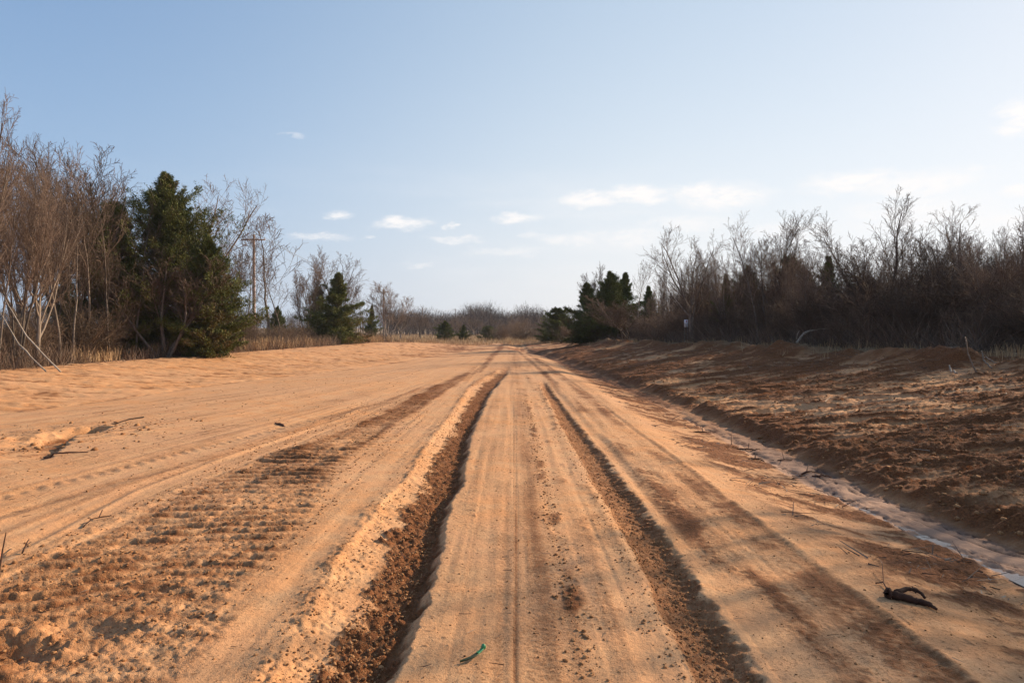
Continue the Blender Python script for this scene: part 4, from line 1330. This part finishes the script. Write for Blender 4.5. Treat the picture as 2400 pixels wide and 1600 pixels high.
for (pa, pb, rad_, lab) in (((2225, 826, .15), (2243, 838, .05), .022, 'short straight pale stick on the right berm below the forked tree'), ((2262, 833, .75), (2288, 866, .02), .020, 'curved brown stick standing up from the right bank'),
                            ((2302, 836, .25), (2325, 845, .05), .018, 'pale stick lying by the brush at the far right of the berm'), ((2300, 826, .3), (2335, 832, .15), .014, 'thin grey stick lying above the others at the far right of the berm')):
    Y1 = 16.2; x1 = at(pa[0], Y1); x2 = at(pb[0], Y1 - .6)
    limb_thing('dead_stick', [[(x1, Y1, pa[2], rad_ * .6), ((x1 + x2) / 2 - .05, Y1 - .3, (pa[2] + pb[2]) / 2, rad_ * .8), (x2, Y1 - .6, pb[2], rad_)]], M_DEADWOOD if 'pale' in lab or 'grey' in lab else M_BRUSH, lab, 'stick', 6)
# bleached fallen limb, photo (1870..1950, 768..800)
Yb = 26.0
bx = lambda px: at(px, Yb)
hz_ = lambda py, px: CAM_Z + (HZ - py) / F * Yb - float(surf([bx(px)], [Yb])[0])
limb_thing('fallen_limb', [[(bx(1867), Yb, hz_(806, 1867), .045), (bx(1875), Yb, hz_(793, 1875), .05), (bx(1890), Yb + .1, hz_(784, 1890), .04), (bx(1903), Yb + .1, hz_(776, 1903), .03), (bx(1925), Yb + .2, hz_(770, 1925), .016), (bx(1952), Yb + .2, hz_(770, 1952), .008)],
                           [(bx(1867), Yb, hz_(794, 1867), .02), (bx(1866), Yb - .1, hz_(783, 1866), .015), (bx(1872), Yb - .1, hz_(773, 1872), .008)]], M_DEADWOOD, 'bleached grey fallen limb arching out of the brush on the right berm', 'limb')
# leaning dead stems in the left thicket
for (pa, pb, lab) in (((5, 690), (142, 856), 'long dead stem leaning from upper left to the ground in front of the left thicket'), ((0, 730), (108, 850), 'second leaning dead stem, below and left of the longest one')):
    Ya, Yb2 = 23.5, 21.8
    x1, x2 = at(pa[0], Ya), at(pb[0], Yb2)
    h1 = CAM_Z + (HZ - pa[1]) / F * Ya - float(surf([x1], [Ya])[0])
    limb_thing('leaning_stem', [[(x2, Yb2, .0, .028), ((x1 + x2) / 2 - .12, (Ya + Yb2) / 2, h1 * .44, .022), (x1, Ya, h1, .012)]], M_DEADWOOD, lab, 'dead stem', 7)
# short bare stake at the verge
limb_thing('short_stump_stem', [[(at(490, 33), 33, -.05, .04), (at(492, 33), 33, .55, .035), (at(495, 33), 33.05, .95, .03)]], M_BRUSH, 'short crooked stem standing alone at the verge below the big cedars', 'stem', 6)
xk = at(858, 80)
limb_thing('grey_stake', [[(xk, 80, -.1, .07), (xk + .02, 80, .6, .07), (xk, 80, 1.0, .065)]], M_DEADWOOD, 'pale weathered fence stub at the verge right of the spiky cedar', 'stake', 6)
# sticks and roots at the eroded hole
limb_thing('exposed_root', [[(-7.0, 11.95, .0, .012), (-6.8, 12.1, .06, .012), (-6.6, 12.25, .08, .018)]], M_BRUSH, 'pale root poking out at the far rim of the eroded hole on the left', 'root', 6)
limb_thing('dead_stick', [[(-6.0, 8.75, .02, .010), (-5.75, 8.8, .03, .010), (-5.5, 8.86, .02, .006)]], M_DARKWOOD, 'dark stick lying at the near end of the eroded hole on the left', 'stick', 6)
for k, (px, py, ln, dx) in enumerate(((1645, 1008, .5, -.2), (1755, 1046, .6, .1), (1895, 1102, .7, .2), (1925, 1106, .4, -.1), (1775, 1072, .4, .3), (1840, 1070, .35, .1))):
    x, y = W(px, py, -.25)
    ln *= .62
    limb_thing('ditch_debris', [[(x - ln / 2, y, .005, .010), (x, y + dx * .3, .02, .013), (x + ln / 2, y + dx * .2, .01, .006)], [(x, y + dx * .3, .02, .008), (x + ln * .25, y + .25, .08, .004)], [(x - ln * .2, y, .015, .006), (x - ln * .4, y - .18, .05, .003)]], M_DARKWOOD,
               ('dark branch scrap at the upper end of the silty ditch', 'forked dark stick lying across the ditch silt', 'largest dark root tangle stranded in the ditch silt', 'stub of root right of the largest tangle in the ditch',
                'thin stick left of the ditch tangle', 'short dark stick on the shoulder above the ditch tangle')[k], 'debris', 6)


# green strip in the foreground: a bent piece with a cupped end
def green_strip():
    root = link(bpy.data.objects.new('green_plastic_scrap', None))
    x0, y0 = W(1107, 1547)
    z0 = float(surf([x0], [y0])[0])
    root.location = (x0, y0, z0 + .004)
    M_G = plain('green_plastic', (0.04, 0.26, 0.10), .35)
    M_G2 = plain('dark_olive_plastic', (0.045, 0.055, 0.012), .5)
    a = [W(1078, 1554), W(1092, 1552), W(1106, 1549), (W(1116, 1544)), W(1125, 1539), W(1131, 1534)]
    pts_ = np.array([(p[0] - x0, p[1] - y0, .006 + .004 * i) for i, p in enumerate(a)])
    def strip_mesh(P_, wd_, th, m, nm):
        n = len(P_)
        V = []
        for i in range(n):
            T = P_[min(i + 1, n - 1)] - P_[max(i - 1, 0)]; T /= np.linalg.norm(T)
            S = np.cross(T, [0, 0, 1]); S /= np.linalg.norm(S)
            for (s, u) in ((-1, 0), (-.9, .6), (0, .25), (.9, .6), (1, 0), (.5, -.4), (0, -.7), (-.5, -.4)):
                V.append(P_[i] + S * s * wd_[i] + np.array([0, 0, u * th]))
        V = np.array(V); Fq = []
        for i in range(n - 1):
            for k in range(8):
                Fq.append((i * 8 + k, i * 8 + (k + 1) % 8, i * 8 + 8 + (k + 1) % 8, i * 8 + 8 + k))
        Fq.append((0, 1, 3, 4)); Fq.append((n * 8 - 8, n * 8 - 7, n * 8 - 5, n * 8 - 4))
        return mesh_np(nm, V, np.array(Fq), m, True)
    t = np.linspace(0, 5, 16)
    P_ = np.stack([I(t, np.arange(6), pts_[:, k]) for k in range(3)], -1)
    wd_ = I(t, [0, 1, 2.5, 4, 5], [.003, .009, .011, .008, .008])
    obj('tail_strip', strip_mesh(P_[:11], wd_[:11], .008, M_G2, 'tail_strip'), root)
    obj('body_strip', strip_mesh(P_[10:], wd_[10:], .010, M_G, 'body_strip'), root)
    # cupped end
    c = P_[-1]
    uu = np.linspace(0.1, PI - .1, 9); vv = np.linspace(0, 2 * PI, 13)[:-1]
    V = np.array([(math.sin(a_) * math.cos(b) * .011 * (1 + .15 * math.cos(b * 2)), math.sin(a_) * math.sin(b) * .013, math.cos(a_) * .015) for a_ in uu for b in vv]) + c + np.array([.004, .010, .006])
    Fq = [(i * 12 + k, i * 12 + (k + 1) % 12, i * 12 + 12 + (k + 1) % 12, i * 12 + 12 + k) for i in range(8) for k in range(12)]
    obj('cupped_end', mesh_np('cupped_end', V, np.array(Fq), M_G, True), root)
    tag(root, 'bent scrap of green plastic lying on the dirt in the near foreground', 'scrap')


green_strip()


# small white sign in front of the right-hand woods
def sign():
    x, y = at(1608, 39), 39.0
    z0 = float(surf([x], [y])[0])
    root = link(bpy.data.objects.new('small_sign', None))
    root.location = (x, y, z0)
    root.rotation_euler = (0, 0, R(-22))
    M_W = plain('white_sign_board', (0.72, 0.68, 0.68), .5)
    M_R = plain('faded_red_print', (0.45, 0.12, 0.14), .6)
    M_K = plain('grey_print', (0.25, 0.24, 0.26), .6)
    ztop = CAM_Z + (HZ - 749) / F * y - z0
    zb = ztop - .42
    v, f = [], []
    box(v, f, (0, 0, (ztop + zb) / 2), (.22, .008, .42))
    bd = obj('board', mesh_np('board', np.concatenate(v), np.concatenate(f), M_W), root)
    def bars(nm, m, rows):
        v, f = [], []
        for (cx_, cz, w_, h_) in rows:
            box(v, f, (cx_, -.0065, zb + cz), (w_, .004, h_))
        obj(nm, mesh_np(nm, np.concatenate(v), np.concatenate(f), m), bd)
    bars('red_print', M_R, [(.02, .36, .07, .05), (.02, .29, .06, .05)])
    bars('grey_print', M_K, [(0, .20, .14, .012), (0, .165, .15, .012), (0, .12, .12, .012), (0, .08, .15, .012)])
    for s in (-1, 1):
        v, f = tubes([(np.array([[s * .08, .01, -.3], [s * .08, .01, zb * .5], [s * .08, .01, zb + .1]]), np.array([.008, .008, .008]))], 6)
        obj('stake', mesh_np('stake', v, f, M_STEEL), root)
    tag(root, 'small white notice with faded red print standing before the right-hand woods', 'sign')


sign()


# same-label fillers are told apart by their distance from the camera
ORD = ['nearest', 'second nearest', 'third nearest', 'fourth nearest', 'fifth nearest', 'sixth nearest', 'seventh nearest', 'eighth nearest', 'ninth nearest', 'tenth nearest']
fam = {}
for o in bpy.data.objects:
    if o.parent is None and 'label' in o.keys():
        fam.setdefault(o['label'], []).append(o)
for lb_, L_ in fam.items():
    if len(L_) > 1:
        L_.sort(key=lambda o: o.location.length)
        for k, o in enumerate(L_):
            o['label'] = ('farthest ' if k == len(L_) - 1 else ORD[min(k, 9)] + ' ') + lb_
for o in bpy.data.objects:
    g_ = o.get('group')
    if g_ and str(g_).startswith('fillers: '):
        o['group'] = ('bare saplings' if 'sapling' in g_ else 'bare shrubs') + (' along the left tree line' if o.location.x < 0 else ' in the right-hand woods')


# ------------------------------------------------------------------ haze
bm_ = []
v, f = [], []
box(v, f, (0, 480, 40), (1500, 1200, 90))
hz_m = bpy.data.materials.new('thin_air')
hz_m.use_nodes = True
hz_m.node_tree.nodes.clear()
ht = NT(hz_m.node_tree)
pv = ht.n('ShaderNodeVolumePrincipled', {'Color': (0.82, 0.88, 1.0, 1), 'Density': 0.0002})
ht.n('ShaderNodeOutputMaterial', {'Volume': pv.outputs[0]})
ho = obj('haze', mesh_np('haze', np.concatenate(v), np.concatenate(f), hz_m))
tag(ho, 'thin bluish haze over the fields', 'haze', None, 'stuff')
